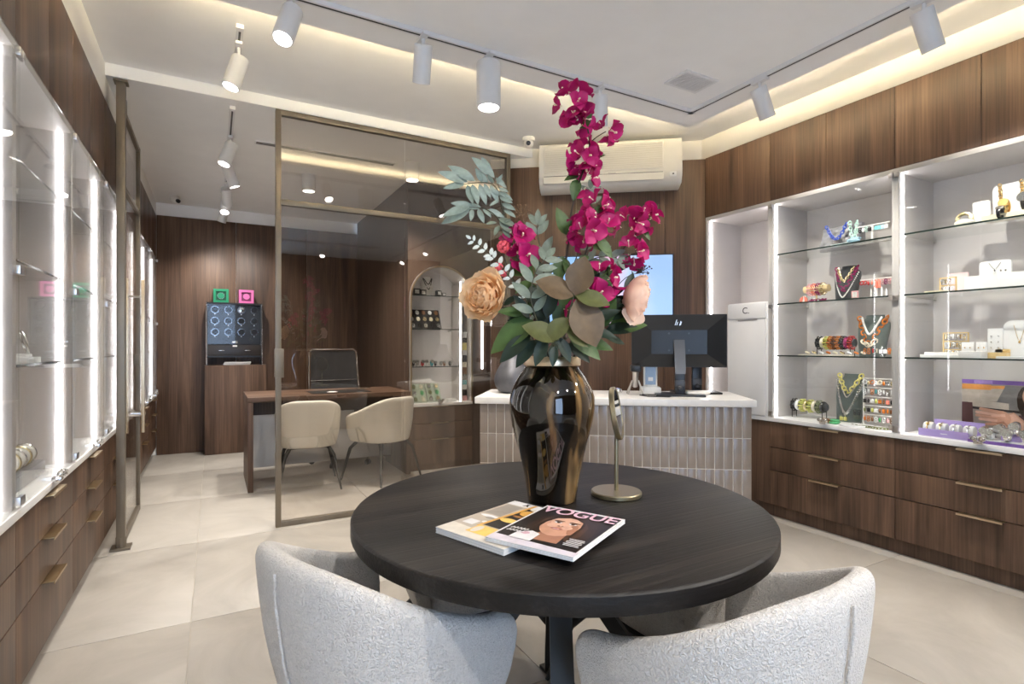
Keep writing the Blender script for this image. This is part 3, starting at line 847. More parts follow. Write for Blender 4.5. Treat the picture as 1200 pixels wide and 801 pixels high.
for nm, x, c, cn in (('green', .02, (.01, .25, .12), 'green'), ('pink', .275, (.78, .17, .45), 'pink')):
    bx = thing('watch_box', cn + ' cube watch box with a framed window on the watch winder', 'box', (x - .02, 6.88, .985 + WH), R(2), 'cube watch boxes on the winder')
    mm = mk(cn + '_box_card', c, .45)
    S = .152
    MB().box(0, S, 0, .02, 0, .025).box(0, S, 0, .02, S - .025, S).box(0, .025, 0, .02, .025, S - .025).box(S - .025, S, 0, .02, .025, S - .025).build('front_frame', mm, bx)
    MB().box(0, S, .0205, .13, 0, S).build('body', mk(cn + '_box_inside', tuple(v * .35 for v in c), .5), bx)
    MB().cyl((S / 2, .019, S / 2), (S / 2, .004, S / 2), .034, seg=22).build('watch_pillow', mm, bx)
    MB().torus((S / 2, .006, S / 2), .035, .003, 22, 6, M=Matrix.Rotation(R(90), 4, 'X')).build('watch_ring', M['silver'], bx)

# swivel chair behind the desk
sw = thing('office_chair', 'black swivel armchair with chrome frame behind the office desk', 'chair', (1.17, 5.74, 0), R(4))
for k in range(5):
    a = 2 * pi * k / 5 + .35
    lg = MB().tube([(0, 0, .10), (.17 * cos(a), .17 * sin(a), .095), (.30 * cos(a), .30 * sin(a), .065)], [.022, .017, .012], 10).build('leg', M['chrome'], sw)
    MB().cyl((.30 * cos(a) - .02 * sin(a), .30 * sin(a) + .02 * cos(a), .028), (.30 * cos(a) + .02 * sin(a), .30 * sin(a) - .02 * cos(a), .028), .028, seg=14).build('caster', M['black'], lg)
MB().cyl((0, 0, .06), (0, 0, .28), .028, seg=14).cyl((0, 0, .28), (0, 0, .43), .016, seg=12).build('gas_lift', M['chrome'], sw)
MB().box(-.25, .25, -.26, .22, .43, .485, bev=.02).build('seat', M['mesh_black'], sw)
for s in (-1, 1):
    MB().tube([(s * .262, -.22, .46), (s * .268, .18, .47), (s * .272, .26, .56), (s * .262, .33, .85), (s * .25, .37, 1.13), (s * .22, .372, 1.16)], .010, 10).build('side_rail', M['chrome'], sw)
    MB().tube([(s * .27, .25, .66), (s * .275, -.02, .67), (s * .27, -.14, .64), (s * .265, -.16, .48)], .011, 8).build('armrest', M['chrome'], sw)
MB().tube([(-.22, .372, 1.16), (.22, .372, 1.16)], .010, 10).build('top_rail', M['chrome'], sw)
MB().rings([[(-x, y, z), (-x * .5, y + .012, z), (x * .5, y + .012, z), (x, y, z)] for x, y, z in ((.245, .262, .53), (.250, .29, .70), (.246, .315, .82), (.246, .318, .835), (.242, .345, .98), (.235, .366, 1.15))], 0, False).build('backrest', M['mesh_black'], sw)
MB().tube([(-.25, .312, .83), (.25, .312, .83)], .006, 8).build('cross_bar', M['chrome'], sw)

# ================================================================== TUB CHAIRS
def tub_shell(zb, zback, zarm, hw, hd, yf, taper, th, seat):
    """Closed shell of a tub chair: open to +y, back at -y."""
    path = []
    n = 9
    for k in range(5):
        u = k / 4
        path.append((-hw * (1 - .03 * (1 - u)), yf + (0 - yf) * u))
    for k in range(1, 2 * n):
        a = pi * k / (2 * n)
        e = .80
        path.append((-hw * (1 if cos(a) > 0 else -1) * abs(cos(a)) ** e, -hd * sin(a) ** e))
    for k in range(5):
        u = 1 - k / 4
        path.append((hw * (1 - .03 * (1 - u)), yf + (0 - yf) * u))
    m = len(path)
    # arc length
    s = [0]
    for i in range(1, m):
        s.append(s[-1] + sqrt((path[i][0] - path[i - 1][0]) ** 2 + (path[i][1] - path[i - 1][1]) ** 2))
    tot = s[-1]
    rings = []
    for i, (x, y) in enumerate(path):
        q = abs(s[i] / tot - .5) * 2
        w = min(1, max(0, (q - .14) / .86)); w = w * w * (3 - 2 * w)
        zt = zback + (zarm - zback) * w
        if i in (0, m - 1): zt -= .03
        elif i in (1, m - 2): zt -= .006
        p0 = path[max(0, i - 1)]; p1 = path[min(m - 1, i + 1)]
        tx, ty = p1[0] - p0[0], p1[1] - p0[1]; L = sqrt(tx * tx + ty * ty)
        nx, ny = -ty / L, tx / L
        if nx * x + ny * (y - .05) > 0: nx, ny = -nx, -ny   # inwards
        def P(sc, z, off=0):
            return ((x + nx * off) * sc, (y + ny * off - .02) * sc + .02, z)
        H = zt - zb
        r = [P(taper, zb), P(taper + (1 - taper) * .42, zb + H * .2), P(taper + (1 - taper) * .8, zb + H * .52), P(.985, zb + H * .82), P(1.0, zt - .022),
             P(1.0, zt - .004, th * .22), P(1.0, zt, th * .5), P(1.0, zt - .006, th * .8), P(.992, zt - .028, th), P(.97, zb + H * .62, th * 1.02), P(.93, max(seat - .03, zb + .08), th * 1.05), P(taper + .04, zb + .02, th * .7)]
        rings.append(r)
    return MB().rings(rings)

def tub_chair(name, label, loc, rz, mat, group, zb, zback, zarm, hw, hd, yf, taper, seat, th=.055, legs=True, seam=True, splay=1.15):
    t = thing(name, label, 'chair', loc, rz, group)
    tub_shell(zb, zback, zarm, hw, hd, yf, taper, th, seat).build('shell', mat, t, ang=3, subsurf=2)
    sb = MB()
    rr = []
    for z, k in ((zb + .01, .74), (seat - .05, .80), (seat - .012, .82), (seat, .76), (seat + .004, .4)):
        ring = []
        for i in range(28):
            a = 2 * pi * i / 28
            ca, sa = cos(a), sin(a)
            ex = .75
            px = hw * k * (1 if ca > 0 else -1) * abs(ca) ** ex
            py = (hd if sa < 0 else yf * 1.08) * (k + .03) * (1 if sa > 0 else -1) * abs(sa) ** ex
            ring.append((px, py, z))
        rr.append(ring)
    sb.rings(rr).build('seat', mat, t, ang=1.2)
    if seam:
        pts = []
        H = zback - zb
        for u in (.1, .3, .52, .82, .94):
            sc = taper + (1 - taper) * min(1, .42 + (u - .2) * 1.2) if u < .8 else 1
            pts.append((0, (-hd - .02) * sc + .02 - .0015, zb + H * u))
        MB().tube(pts, .003, 6).build('seam', mat, t)
    if legs:
        for sx in (-1, 1):
            for sy in (-1, 1):
                MB().tube([(sx * hw * .55, sy * hd * .5, zb + .012), (sx * hw * .62 * splay, sy * hd * .62 * splay, zb - .06), (sx * hw * .80 * splay, sy * hd * .80 * splay, .002)], [.016, .015, .008], 10).build('leg', M['black_matte'], t)
        MB().box(-hw * .56, hw * .56, -hd * .52, hd * .52, zb - .004, zb + .012).build('seat_frame', M['black_matte'], t)
    return t

BC = dict(zb=.27, zback=.7426, zarm=.572, hw=.314, hd=.317, yf=.145, taper=.72, seat=.455)
BG = 'cream boucle tub chairs around the round table'
tub_chair('tub_chair', 'cream boucle tub chair at the left of the round table', (.4125, 1.3696, 0), R(-69.2), M['boucle'], BG, **BC)
tub_chair('tub_chair', 'cream boucle tub chair in front of the table, lower right', (1.025, .897, 0), R(4.4), M['boucle'], BG, **BC)
tub_chair('tub_chair', 'cream boucle tub chair pushed far under the table, behind the right one', (1.31, 1.37, 0), R(92), M['boucle'], BG, **{**BC, 'zback': .66, 'zarm': .57, 'hw': .31, 'hd': .27, 'yf': .14})
tub_chair('tub_chair', 'cream boucle tub chair pushed under the far side of the table, behind the left one', (.84, 1.80, 0), R(178), M['boucle'], BG, **{**BC, 'zback': .655, 'zarm': .56, 'hw': .30, 'hd': .25, 'yf': .14})
OC = dict(zb=.345, zback=.752, zarm=.60, hw=.268, hd=.275, yf=.20, taper=.84, seat=.46, th=.045)
tub_chair('office_armchair', 'cream leather visitor chair at the left of the office desk', (.715, 4.93, 0), R(-5), M['leather'], 'cream visitor chairs at the office desk', **OC)
tub_chair('office_armchair', 'cream leather visitor chair beside the arched cabinet', (1.335, 4.87, 0), R(28), M['leather'], 'cream visitor chairs at the office desk', **OC)

# ================================================================== ROUND TABLE
TC = Vector((.886, 1.326, 0)); TR = .585; TZ = .740
tb_ = thing('round_table', 'round black-stained oak table with a crossed metal base', 'table', TC)
MB().lathe([(.001, TZ - .05), (TR - .012, TZ - .05), (TR - .004, TZ - .046), (TR, TZ - .038), (TR, TZ - .006), (TR - .003, TZ - .002), (TR - .008, TZ), (.001, TZ)], 96).build('tabletop', M['table'], tb_)
for k in range(4):
    a = R(-118.86 + 90 * k - 2)
    ca, sa = cos(a), sin(a)
    def bar(r, z, w=.030, h=.030):
        return [(r * ca - w * sa, r * sa + w * ca, z - h), (r * ca + w * sa, r * sa - w * ca, z - h), (r * ca + w * sa, r * sa - w * ca, z + h), (r * ca - w * sa, r * sa + w * ca, z + h)]
    MB().rings([bar(-.02, .655, h=.034), bar(.40, .035, h=.034)]).box(-.035, .035, -.035, .035, 0, .012, M=Matrix.Translation((.42 * ca, .42 * sa, 0))).build('leg', M['black_matte'], tb_)
MB().box(-.22, .22, -.22, .22, TZ - .060, TZ - .0505).build('mounting_plate', M['black_matte'], tb_)

CAMR = Matrix.Rotation(-YAW, 4, 'Z')
FR = Vector((cos(YAW), -sin(YAW), 0)); FF = Vector((sin(YAW), cos(YAW), 0))
def cw(lat, d, z):
    return FR * lat + FF * d + Vector((0, 0, z))

# ------------------------------------------------------------------ big vase
def reflection_streak_glass():
    m, nt, N, L, P = nt_new('black_glass_painted_reflections')
    tc = N.new('ShaderNodeTexCoord'); mp = N.new('ShaderNodeMapping'); mp.inputs['Scale'].default_value = (11, 11, 1.5)
    L.new(tc.outputs['Object'], mp.inputs['Vector'])
    nz = N.new('ShaderNodeTexNoise'); nz.inputs['Scale'].default_value = 1; nz.inputs['Detail'].default_value = 2.5; nz.inputs['Distortion'].default_value = .6
    L.new(mp.outputs[0], nz.inputs['Vector'])
    rp = N.new('ShaderNodeValToRGB'); e = rp.color_ramp.elements
    e[0].position = .49; e[0].color = (.004, .003, .002, 1); e[1].position = .72; e[1].color = (.42, .25, .10, 1)  # gold streaks: reflections painted into the glass colour
    k = e.new(.58); k.color = (.035, .020, .009, 1)
    L.new(nz.outputs['Fac'], rp.inputs['Fac']); L.new(rp.outputs['Color'], P.inputs['Base Color'])
    P.inputs['Roughness'].default_value = .06; P.inputs['Coat Weight'].default_value = .6; P.inputs['Coat Roughness'].default_value = .02
    P.inputs['Specular IOR Level'].default_value = .6; P.inputs['Metallic'].default_value = .25
    return m
VP = cw(.120, 1.625, TZ)
va = thing('vase', 'tall black glass vase with painted gold reflections standing on the round table', 'vase', VP)
MB().lathe([(.001, 0), (.070, 0), (.073, .004), (.076, .03), (.084, .08), (.095, .13), (.108, .18), (.119, .22), (.1265, .26), (.1285, .285), (.126, .31), (.118, .335), (.104, .362), (.090, .382), (.081, .396), (.078, .402), (.074, .402), (.070, .380), (.001, .36)], 64).build('body', reflection_streak_glass(), va, ang=1.2)
MB().lathe([(.074, .402), (.0845, .402), (.0855, .406), (.0855, .424), (.083, .428), (.076, .428), (.074, .420)], 64).build('neck_ring', M['champagne'], va)

# ------------------------------------------------------------------ standing mirror
MP = cw(.322, 1.672, TZ)
mr = thing('table_mirror', 'brass table mirror on a round foot, turned nearly edge-on', 'mirror', MP, R(0))
MB().lathe([(.001, 0), (.074, 0), (.077, .003), (.077, .012), (.074, .015), (.001, .015)], 48).build('base', M['bronze'] if False else mk('satin_khaki_brass', (.36, .31, .20), .35, .9, var=.05), mr)
kb_ = bpy.data.materials['satin_khaki_brass']
MB().cyl((0, 0, .014), (0, 0, .20), .0062, seg=14).build('pole', kb_, mr)
# the mirror plate: its normal lies nearly across the line of sight and it leans
nrm = (FR * .965 - FF * .30 + Vector((0, 0, .16))).normalized()
Mq = nrm.to_track_quat('Z', 'Y').to_matrix().to_4x4()
MC = Matrix.Translation((0, 0, .252)) @ Mq
MB().lathe([(.001, -.008), (.078, -.008), (.082, -.005), (.082, .006), (.079, .008), (.075, .008), (.075, .005), (.001, .005)], 48, M=MC).build('frame', kb_, mr)
MB().lathe([(.001, .0055), (.0745, .0055), (.0745, .0062), (.001, .0064)], 48, M=MC).build('mirror_face', M['mirror'], mr)

# ------------------------------------------------------------------ magazines
def ellipse(cx, cy, rx, ry, n=18, rot=0, a0=0, a1=2 * pi):
    out = []
    for k in range(n):
        a = a0 + (a1 - a0) * k / (n if a1 - a0 > 6.2 else n - 1)
        x, y = rx * cos(a), ry * sin(a)
        out.append((cx + x * cos(rot) - y * sin(rot), cy + x * sin(rot) + y * cos(rot)))
    return out
INK = {}
def ink(n, c):
    if n not in INK: INK[n] = mk('print_' + n, c, .35, var=.10, scale=30)
    return INK[n]
def printed(name, parent, layers, z, step=.00005, M4=None):
    """Flat printed picture: coloured shapes laid one over the other on the sheet."""
    names = []
    b = MB()
    for k, (c, pts) in enumerate(layers):
        if c not in names: names.append(c)
        P3 = [Vector((p[0], p[1], z + k * step)) for p in pts]
        if M4 is not None: P3 = [M4 @ p for p in P3]
        b.poly(P3, names.index(c))
    return b.build(name, [INK[n] for n in names], parent, smooth=False)
for n, c in (('dark', (.020, .015, .013)), ('hair', (.028, .016, .011)), ('hair_mid', (.040, .022, .015)), ('hair_light', (.085, .045, .028)), ('skin', (.62, .33, .22)), ('skin_light', (.74, .44, .32)), ('skin_shade', (.40, .19, .12)),
             ('lip', (.48, .17, .14)), ('rose', (.72, .44, .52)), ('white', (.78, .76, .76)), ('lilac_white', (.70, .64, .70)), ('brow', (.05, .025, .018)), ('beige', (.50, .43, .35)), ('warm_grey', (.32, .28, .24)),
             ('amber', (.72, .38, .08)), ('amber_dark', (.34, .15, .04)), ('yellow', (.85, .55, .14)), ('cream', (.72, .66, .57)), ('purple', (.20, .10, .38)), ('orange', (.80, .33, .08)), ('grey', (.20, .19, .18)), ('maroon', (.09, .035, .035)), ('violet', (.34, .22, .55))):
    ink(n, c)
def pages(parent, w, h, th, mat):
    b = MB()
    n = 5
    for k in range(n):
        z0 = th * k / n; e = .0012 * (k % 2)
        b.box(-w / 2 + e, w / 2 - e, -h / 2 + e, h / 2 - e, z0, z0 + th / n - .0002)
    return b.build('pages', mat, parent)
# lower magazine (an interior on its cover)
m1 = thing('magazine', 'thick interiors magazine with a beige and amber room on its cover', 'magazine', cw(-.005, 1.372, TZ + .0003), R(-41) - YAW)
W1, H1, T1 = .225, .298, .0145
pages(m1, W1, H1, T1, M['paper'])
w, h = W1 / 2, H1 / 2
L = [('beige', [(-w, -h), (w, -h), (w, h), (-w, h)]), ('cream', [(-w, -h), (w, -h), (w, -h * .72), (-w, -h * .60)]), ('warm_grey', [(-w * .92, h * .10), (-w * .42, h * .10), (-w * .42, h * .74), (-w * .92, h * .74)]),
     ('white', [(-w, h * .78), (w, h * .78), (w, h), (-w, h)]), ('white', ellipse(-w * .62, h * .0, w * .28, h * .06)), ('warm_grey', ellipse(-w * .52, -h * .08, w * .14, h * .05)), ('white', [(-w * .84, -h * .52), (-w * .52, -h * .52), (-w * .52, -h * .30), (-w * .84, -h * .30)]),
     ('white', ellipse(-w * .42, -h * .28, w * .09, h * .05)), ('dark', [(-w * .36, -h * .40), (w * .98, -h * .40), (w * .98, h * .74), (-w * .30, h * .74)]),
     ('amber', [(-w * .42, -h * .50), (-w * .33, -h * .50), (-w * .22, h * .98), (-w * .31, h * .98)]), ('amber', ellipse(w * .0, h * .52, w * .24, h * .16)), ('cream', ellipse(w * .02, h * .74, w * .22, h * .06)), ('amber_dark', ellipse(-w * .02, h * .28, w * .22, h * .05)), ('yellow', ellipse(-w * .06, h * .02, w * .24, h * .10)),
     ('yellow', [(-w * .36, -h * .80), (w * .5, -h * .80), (w * .5, -h * .44), (-w * .36, -h * .44)]), ('cream', ellipse(-w * .22, -h * .62, w * .10, h * .15)), ('dark', [(-w * .55, h * .82), (-w * .50, h * .82), (-w * .42, h * .96), (-w * .47, h * .96)]), ('dark', [(-w * .42, h * .82), (-w * .37, h * .82), (-w * .48, h * .96), (-w * .53, h * .96)])]
printed('cover', m1, L, T1 + .0002)
# upper magazine with the portrait
m2 = thing('magazine', 'fashion magazine with a dark-haired woman on its cover, lying on top', 'magazine', cw(.111, 1.292, TZ + .0172), R(-33) - YAW)
W2, H2, T2 = .222, .288, .0095
pages(m2, W2, H2, T2, M['paper'])
MB().box(-W2 / 2 + .03, W2 / 2 - .01, -H2 / 2 + .004, H2 / 2 - .02, -.0165, -.0008).build('back_pages', M['paper'], m2, (.012, -.006, 0), (0, 0, R(5))) if False else None
w, h = W2 / 2, H2 / 2
L = [('white', [(-w, -h), (w, -h), (w, h), (-w, h)]), ('lilac_white', [(-w, -h), (w, -h), (w, -h * .80), (-w, -h * .74)]), ('dark', [(-w * .95, -h * .76), (w * .95, -h * .84), (w * .95, h * .93), (-w * .95, h * .93)]),
     ('hair', ellipse(w * .10, h * .12, w * .74, h * .70)), ('hair_light', ellipse(w * .5, -h * .1, w * .26, h * .5, rot=.25)), ('skin_shade', [(-w * .28, -h * .72), (w * .42, -h * .72), (w * .34, -h * .10), (-w * .16, -h * .10)]),
     ('skin', ellipse(w * .02, h * .10, w * .46, h * .52, rot=.12)), ('skin_light', ellipse(-w * .02, h * .30, w * .33, h * .26, rot=.1)), ('skin_shade', ellipse(w * .33, h * .0, w * .10, h * .26, rot=.2)), ('skin_light', ellipse(-w * .18, h * .06, w * .14, h * .10)), ('skin_light', ellipse(w * .18, h * .04, w * .12, h * .09)),
     ('hair_mid', [(-w * .52, -h * .45), (-w * .40, -h * .18), (-w * .40, h * .18), (-w * .30, h * .42), (-w * .08, h * .52), (-w * .05, h * .74), (-w * .40, h * .66), (-w * .64, h * .35), (-w * .68, -h * .1)]),
     ('hair_mid', [(w * .60, -h * .62), (w * .44, -h * .28), (w * .42, h * .16), (w * .34, h * .40), (w * .12, h * .52), (-w * .09, h * .53), (-w * .06, h * .74), (w * .30, h * .74), (w * .66, h * .50), (w * .82, h * .0), (w * .84, -h * .5)]),
     ('hair_light', [(w * .52, -h * .5), (w * .50, h * .1), (w * .42, h * .40), (w * .58, h * .2), (w * .64, -h * .2)]), ('hair_light', [(-w * .50, -h * .2), (-w * .47, h * .2), (-w * .36, h * .45), (-w * .54, h * .3)]),
     ('brow', ellipse(-w * .17, h * .305, w * .13, h * .022, rot=.12)), ('brow', ellipse(w * .20, h * .315, w * .14, h * .022, rot=-.02)),
     ('white', ellipse(-w * .16, h * .225, w * .095, h * .032)), ('white', ellipse(w * .19, h * .235, w * .095, h * .032)), ('brow', ellipse(-w * .15, h * .228, w * .042, h * .032)), ('brow', ellipse(w * .19, h * .238, w * .042, h * .032)),
     ('brow', ellipse(-w * .16, h * .252, w * .10, h * .012)), ('brow', ellipse(w * .19, h * .262, w * .10, h * .012)),
     ('skin_shade', ellipse(w * .005, h * .06, w * .075, h * .028)), ('skin_light', ellipse(w * .01, h * .15, w * .035, h * .12)), ('lip', ellipse(-w * .0, -h * .075, w * .145, h * .040)), ('skin_shade', ellipse(0, -h * .072, w * .14, h * .008)), ('rose', ellipse(0, -h * .092, w * .09, h * .014)),
     ('white', [(-w * .62, -h * .80), (-w * .1, -h * .80), (-w * .12, -h * .45), (-w * .36, -h * .38), (-w * .60, -h * .55)]), ('rose', ellipse(-w * .42, -h * .52, w * .10, h * .06)), ('white', ellipse(-w * .28, -h * .62, w * .12, h * .08)), ('dark', [(-w * .1, -h * .80), (w * .6, -h * .82), (w * .6, -h * .70), (-w * .1, -h * .70)])]
# small unreadable cover lines
for k in range(6):
    x0 = w * (.52 + .03 * (k % 2)); L.append(('white', [(x0, -h * (.40 + .055 * k)), (x0 + w * .34, -h * (.40 + .055 * k)), (x0 + w * .34, -h * (.375 + .055 * k)), (x0, -h * (.375 + .055 * k))]))
for r in range(2):
    for k in range(5):
        x0 = -w * .86 + k * w * .085; y0 = -h * (.44 + .13 * r)
        L.append(('white', [(x0, y0), (x0 + w * .03, y0), (x0 + w * .075, y0 + h * .085), (x0 + w * .045, y0 + h * .085)]))
        L.append(('white', [(x0, y0 + h * .012 * (k % 3)), (x0 + w * .08, y0 + h * .03), (x0 + w * .08, y0 + h * .05), (x0, y0 + h * (.03 + .01 * (k % 2)))]))
printed('cover', m2, L, T2 + .0002)
text('title_lettering', 'VOGUE', .068, ink('title_pink', (.82, .52, .62)), m2, Matrix.Translation((.002, H2 * .375, T2 + .0027)), ext=.00005, sx=.90, bold=.0012)

# ================================================================== FLOWERS
def leafmat(n, a, tr=.25, rough=.5, var=.25):
    return mk(n, a, rough, var=var, scale=3.0, trans=tr)
G = {'dark': leafmat('dark_green_leaf', (.014, .032, .018)), 'mid': leafmat('green_leaf', (.065, .125, .032)), 'olive': leafmat('olive_leaf', (.105, .115, .035)),
     'brown': leafmat('russet_leaf', (.135, .088, .045)), 'grey': leafmat('grey_green_leaf', (.27, .335, .285)), 'sage': leafmat('sage_leaf', (.19, .235, .18)), 'frost': leafmat('frosted_leaf', (.62, .68, .64)),
     'stem': mk('brown_green_stem', (.05, .05, .028), .6), 'twig': mk('dark_twig', (.035, .024, .018), .6),
     'magenta': leafmat('magenta_bract', (.47, .006, .135), .30, .55, .22), 'stamen': mk('cream_stamen', (.85, .75, .55), .5),
     'peach': leafmat('peach_petal', (1.0, .76, .50), .60, .6, .06), 'blush': leafmat('blush_petal', (.95, .74, .62), .55, .6, .07), 'coral': leafmat('coral_petal', (.85, .12, .16), .2, .6)}

def leaf_mesh(name, Lg, Wd, mat, fold=.18, curl=.25, p=.8, nl=7, nw=4, wave=0.0):
    b = MB(); rows = []
    for i in range(nl + 1):
        t = i / nl
        wd = Wd / 2 * (sin(pi * min(1, t ** p)) ** .85) + Wd * .01
        row = []
        for j in range(nw + 1):
            u = j / nw * 2 - 1
            row.append((u * wd, Lg * t, fold * wd * abs(u) - curl * Lg * t * t + wave * Wd * sin(t * 9 + u * 2) * abs(u)))
        rows.append(row)
    b.rings(rows, 0, False)
    me = b.mesh(name, ang=3); me.materials.append(mat); return me

def orient(pos, d, up=Vector((0, 0, 1)), s=1.0):
    d = Vector(d).normalized(); up = Vector(up)
    x = d.cross(up)
    if x.length < 1e-4: x = d.orthogonal()
    x.normalize(); z = x.cross(d)
    Mx = Matrix((x, d, z)).transposed().to_4x4()
    return Matrix.Translation(pos) @ Mx @ Matrix.Diagonal((s, s, s, 1))

def place(name, me, parent, pos, d, up=(0, 0, 1), s=1.0):
    o = link(name, me, parent)
    o.matrix_local = orient(Vector(pos), d, up, s)
    return o

# points in the bouquet: metres right of, behind and above the vase axis at table level
def bq(px, py, dd=0.0):
    dpt = 1.625 + dd
    return FR * ((px - 600) / 635 * dpt - .120) + FF * dd + Vector((0, 0, 1.2 - (py - 405) / 635 * dpt - TZ))
MOUTH = lambda dx=0, dy=0: Vector((dx, dy, .372))

def flower_thing(name, label, cat='flower', group='stems in the tall vase'):
    return thing(name, label, cat, VP, 0, group)

def spline(pts, n=6):
    pts = [Vector(p) for p in pts]
    out = []
    P = [pts[0] * 2 - pts[1]] + pts + [pts[-1] * 2 - pts[-2]]
    for i in range(1, len(P) - 2):
        for k in range(n):
            t = k / n
            a, b, c, d = P[i - 1], P[i], P[i + 1], P[i + 2]
            out.append(.5 * ((2 * b) + (c - a) * t + (2 * a - 5 * b + 4 * c - d) * t * t + (3 * b - a - 3 * c + d) * t ** 3))
    out.append(pts[-1])
    return out
def stem(parent, pts, r0, r1, mat, name='stem'):
    s = spline(pts); n = len(s)
    return MB().tube(s, [r0 + (r1 - r0) * i / (n - 1) for i in range(n)], 7).build(name, mat, parent), s

# bougainvillea blossom: three pointed bracts around a pale centre
def blossom_mesh():
    b = MB()
    for k in range(3):
        rows = []
        for i in range(6):
            t = i / 5
            wd = .0200 * (sin(pi * min(1, (t * .94 + .06) ** .70)) ** 1.15) + .0003
            row = []
            for j in range(5):
                u = j / 4 * 2 - 1
                rr = .002 + .037 * t * (1 - .10 * t)
                zz = .004 + .030 * t - .016 * t * t + .006 * abs(u) * sin(pi * t) + .0015 * sin(u * 5 + t * 8 + k)
                row.append((u * wd, rr, zz))
            rows.append([tuple(Matrix.Rotation(k * 2 * pi / 3, 3, 'Z') @ Vector(p)) for p in row])
        b.rings(rows, 0, False)
    me = b.mesh('blossom', ang=3); me.materials.append(G['magenta']); return me
BLO = blossom_mesh()
STA = MB().tube([(0, 0, 0), (.001, 0, .012), (0, .001, .021)], [.0013, .0012, .0010], 5).ball((0, .001, .022), .0028, 7, 5).mesh('stamen'); STA.materials.append(G['stamen'])
def orientZ(pos, n, s, roll):
    q = Vector(n).normalized().to_track_quat('Z', 'Y').to_matrix().to_4x4()
    return Matrix.Translation(pos) @ q @ Matrix.Rotation(roll, 4, 'Z') @ Matrix.Diagonal((s, s, s, 1))
def cluster(parent, c, rad, n, stem_pt=None, bias=None):
    c = Vector(c)
    for k in range(n):
        z = 1 - 2 * (k + .5) / n; a = k * 2.39996
        rr = sqrt(max(0, 1 - z * z))
        d = (FR * (rr * cos(a)) - FF * (z * .75 + .30) + Vector((0, 0, rr * sin(a)))).normalized()
        pos = c + d * rad * random.uniform(.30, 1.02)
        n_ = (d + Vector((random.uniform(-.6, .6), random.uniform(-.5, .5), random.uniform(-.5, .5)))).normalized()
        o = link('blossom', BLO, parent)
        o.matrix_local = orientZ(pos, n_, random.uniform(.95, 1.30), random.uniform(0, 6))
        s = link('stamen', STA, o); s.rotation_euler = (0, 0, 0)
        if k % 2 == 0:
            s2 = link('stamen', STA, o); s2.location = (.004, .003, -.003); s2.rotation_euler = (.2, -.2, 0)

LM = {k: leaf_mesh(k + '_leaf', 1.0, w, G[k], fo, cu, p) for k, w, fo, cu, p in (('dark', .42, .25, .18, .85), ('mid', .52, .2, .22, .75), ('olive', .62, .16, .15, .95), ('brown', .72, .14, .12, .95), ('grey', .33, .12, .12, .85), ('sage', .40, .15, .15, .85), ('frost', .48, .1, .1, .9))}
def leaf(parent, kind, p0, p1, face=None, s=1.0):
    """A leaf from base p0 to tip p1, its upper side turned to `face`."""
    d = p1 - p0
    up = -FF * .8 + Vector((0, 0, .6)) if face is None else face
    return place('leaf', LM[kind], parent, p0, d, up, d.length * s)

# tall bougainvillea branch
b1 = flower_thing('bougainvillea_branch', 'tallest magenta bougainvillea branch, reaching up before the ceiling track', 'flower branch')
_, s = stem(b1, [MOUTH(.01, 0), bq(655, 350, .0), bq(664, 300, .0), bq(672, 235, .0), bq(690, 180, -.01), bq(688, 148, 0), bq(680, 128, 0)], .0042, .0018, G['twig'])
stem(b1, [bq(690, 168), bq(700, 160, -.01), bq(710, 154, -.01)], .0018, .0012, G['twig'], 'twig')
cluster(b1, bq(671, 123), .042, 8); cluster(b1, bq(682, 140), .02, 3)
cluster(b1, bq(711, 153, -.01), .019, 3); cluster(b1, bq(684, 186, -.02), .040, 8); cluster(b1, bq(684, 210, -.02), .026, 3)
for a, c in (((688, 150), (680, 148)), ((688, 188), (708, 178)), ((676, 210), (672, 232)), ((678, 206), (662, 208)), ((664, 275), (655, 242)), ((660, 300), (652, 330)), ((685, 150), (692, 132))):
    leaf(b1, 'mid', bq(*a), bq(*c, -.02))
# second branch with the middle clusters
b2 = flower_thing('bougainvillea_branch', 'middle magenta bougainvillea branch before the air conditioner wall', 'flower branch')
stem(b2, [MOUTH(.02, -.01), bq(668, 350, -.03), bq(685, 300, -.04), bq(700, 255, -.04), bq(702, 240, -.04)], .0036, .0015, G['twig'])
cluster(b2, bq(702, 243, -.04), .026, 5); cluster(b2, bq(684, 272, -.06), .038, 8); cluster(b2, bq(706, 264, -.05), .028, 5)
cluster(b2, bq(708, 326, -.03), .036, 6); cluster(b2, bq(698, 344, -.04), .026, 3); cluster(b2, bq(657, 362, -.05), .016, 3)
for a, c in (((690, 285), (716, 292)), ((700, 280), (720, 300)), ((690, 300), (674, 308)), ((695, 250), (712, 238)), ((676, 255), (670, 268))):
    leaf(b2, 'mid', bq(*a, -.05), bq(*c, -.06))
# third branch to the right
b3 = flower_thing('bougainvillea_branch', 'right-hand magenta bougainvillea branch before the television', 'flower branch')
stem(b3, [MOUTH(.03, .01), bq(690, 350, .03), bq(715, 310, .04), bq(742, 278, .04), bq(752, 262, .04)], .0034, .0014, G['twig'])
stem(b3, [bq(715, 310, .04), bq(732, 302, .03), bq(745, 296, .03)], .0016, .0012, G['twig'], 'twig')
cluster(b3, bq(738, 263, .03), .030, 5); cluster(b3, bq(757, 256, .04), .026, 5); cluster(b3, bq(742, 296, .03), .026, 5)
for a, c in (((752, 268), (764, 280)), ((722, 305), (716, 330)), ((700, 320), (722, 350))):
    leaf(b3, 'mid', bq(*a, .03), bq(*c, .03))
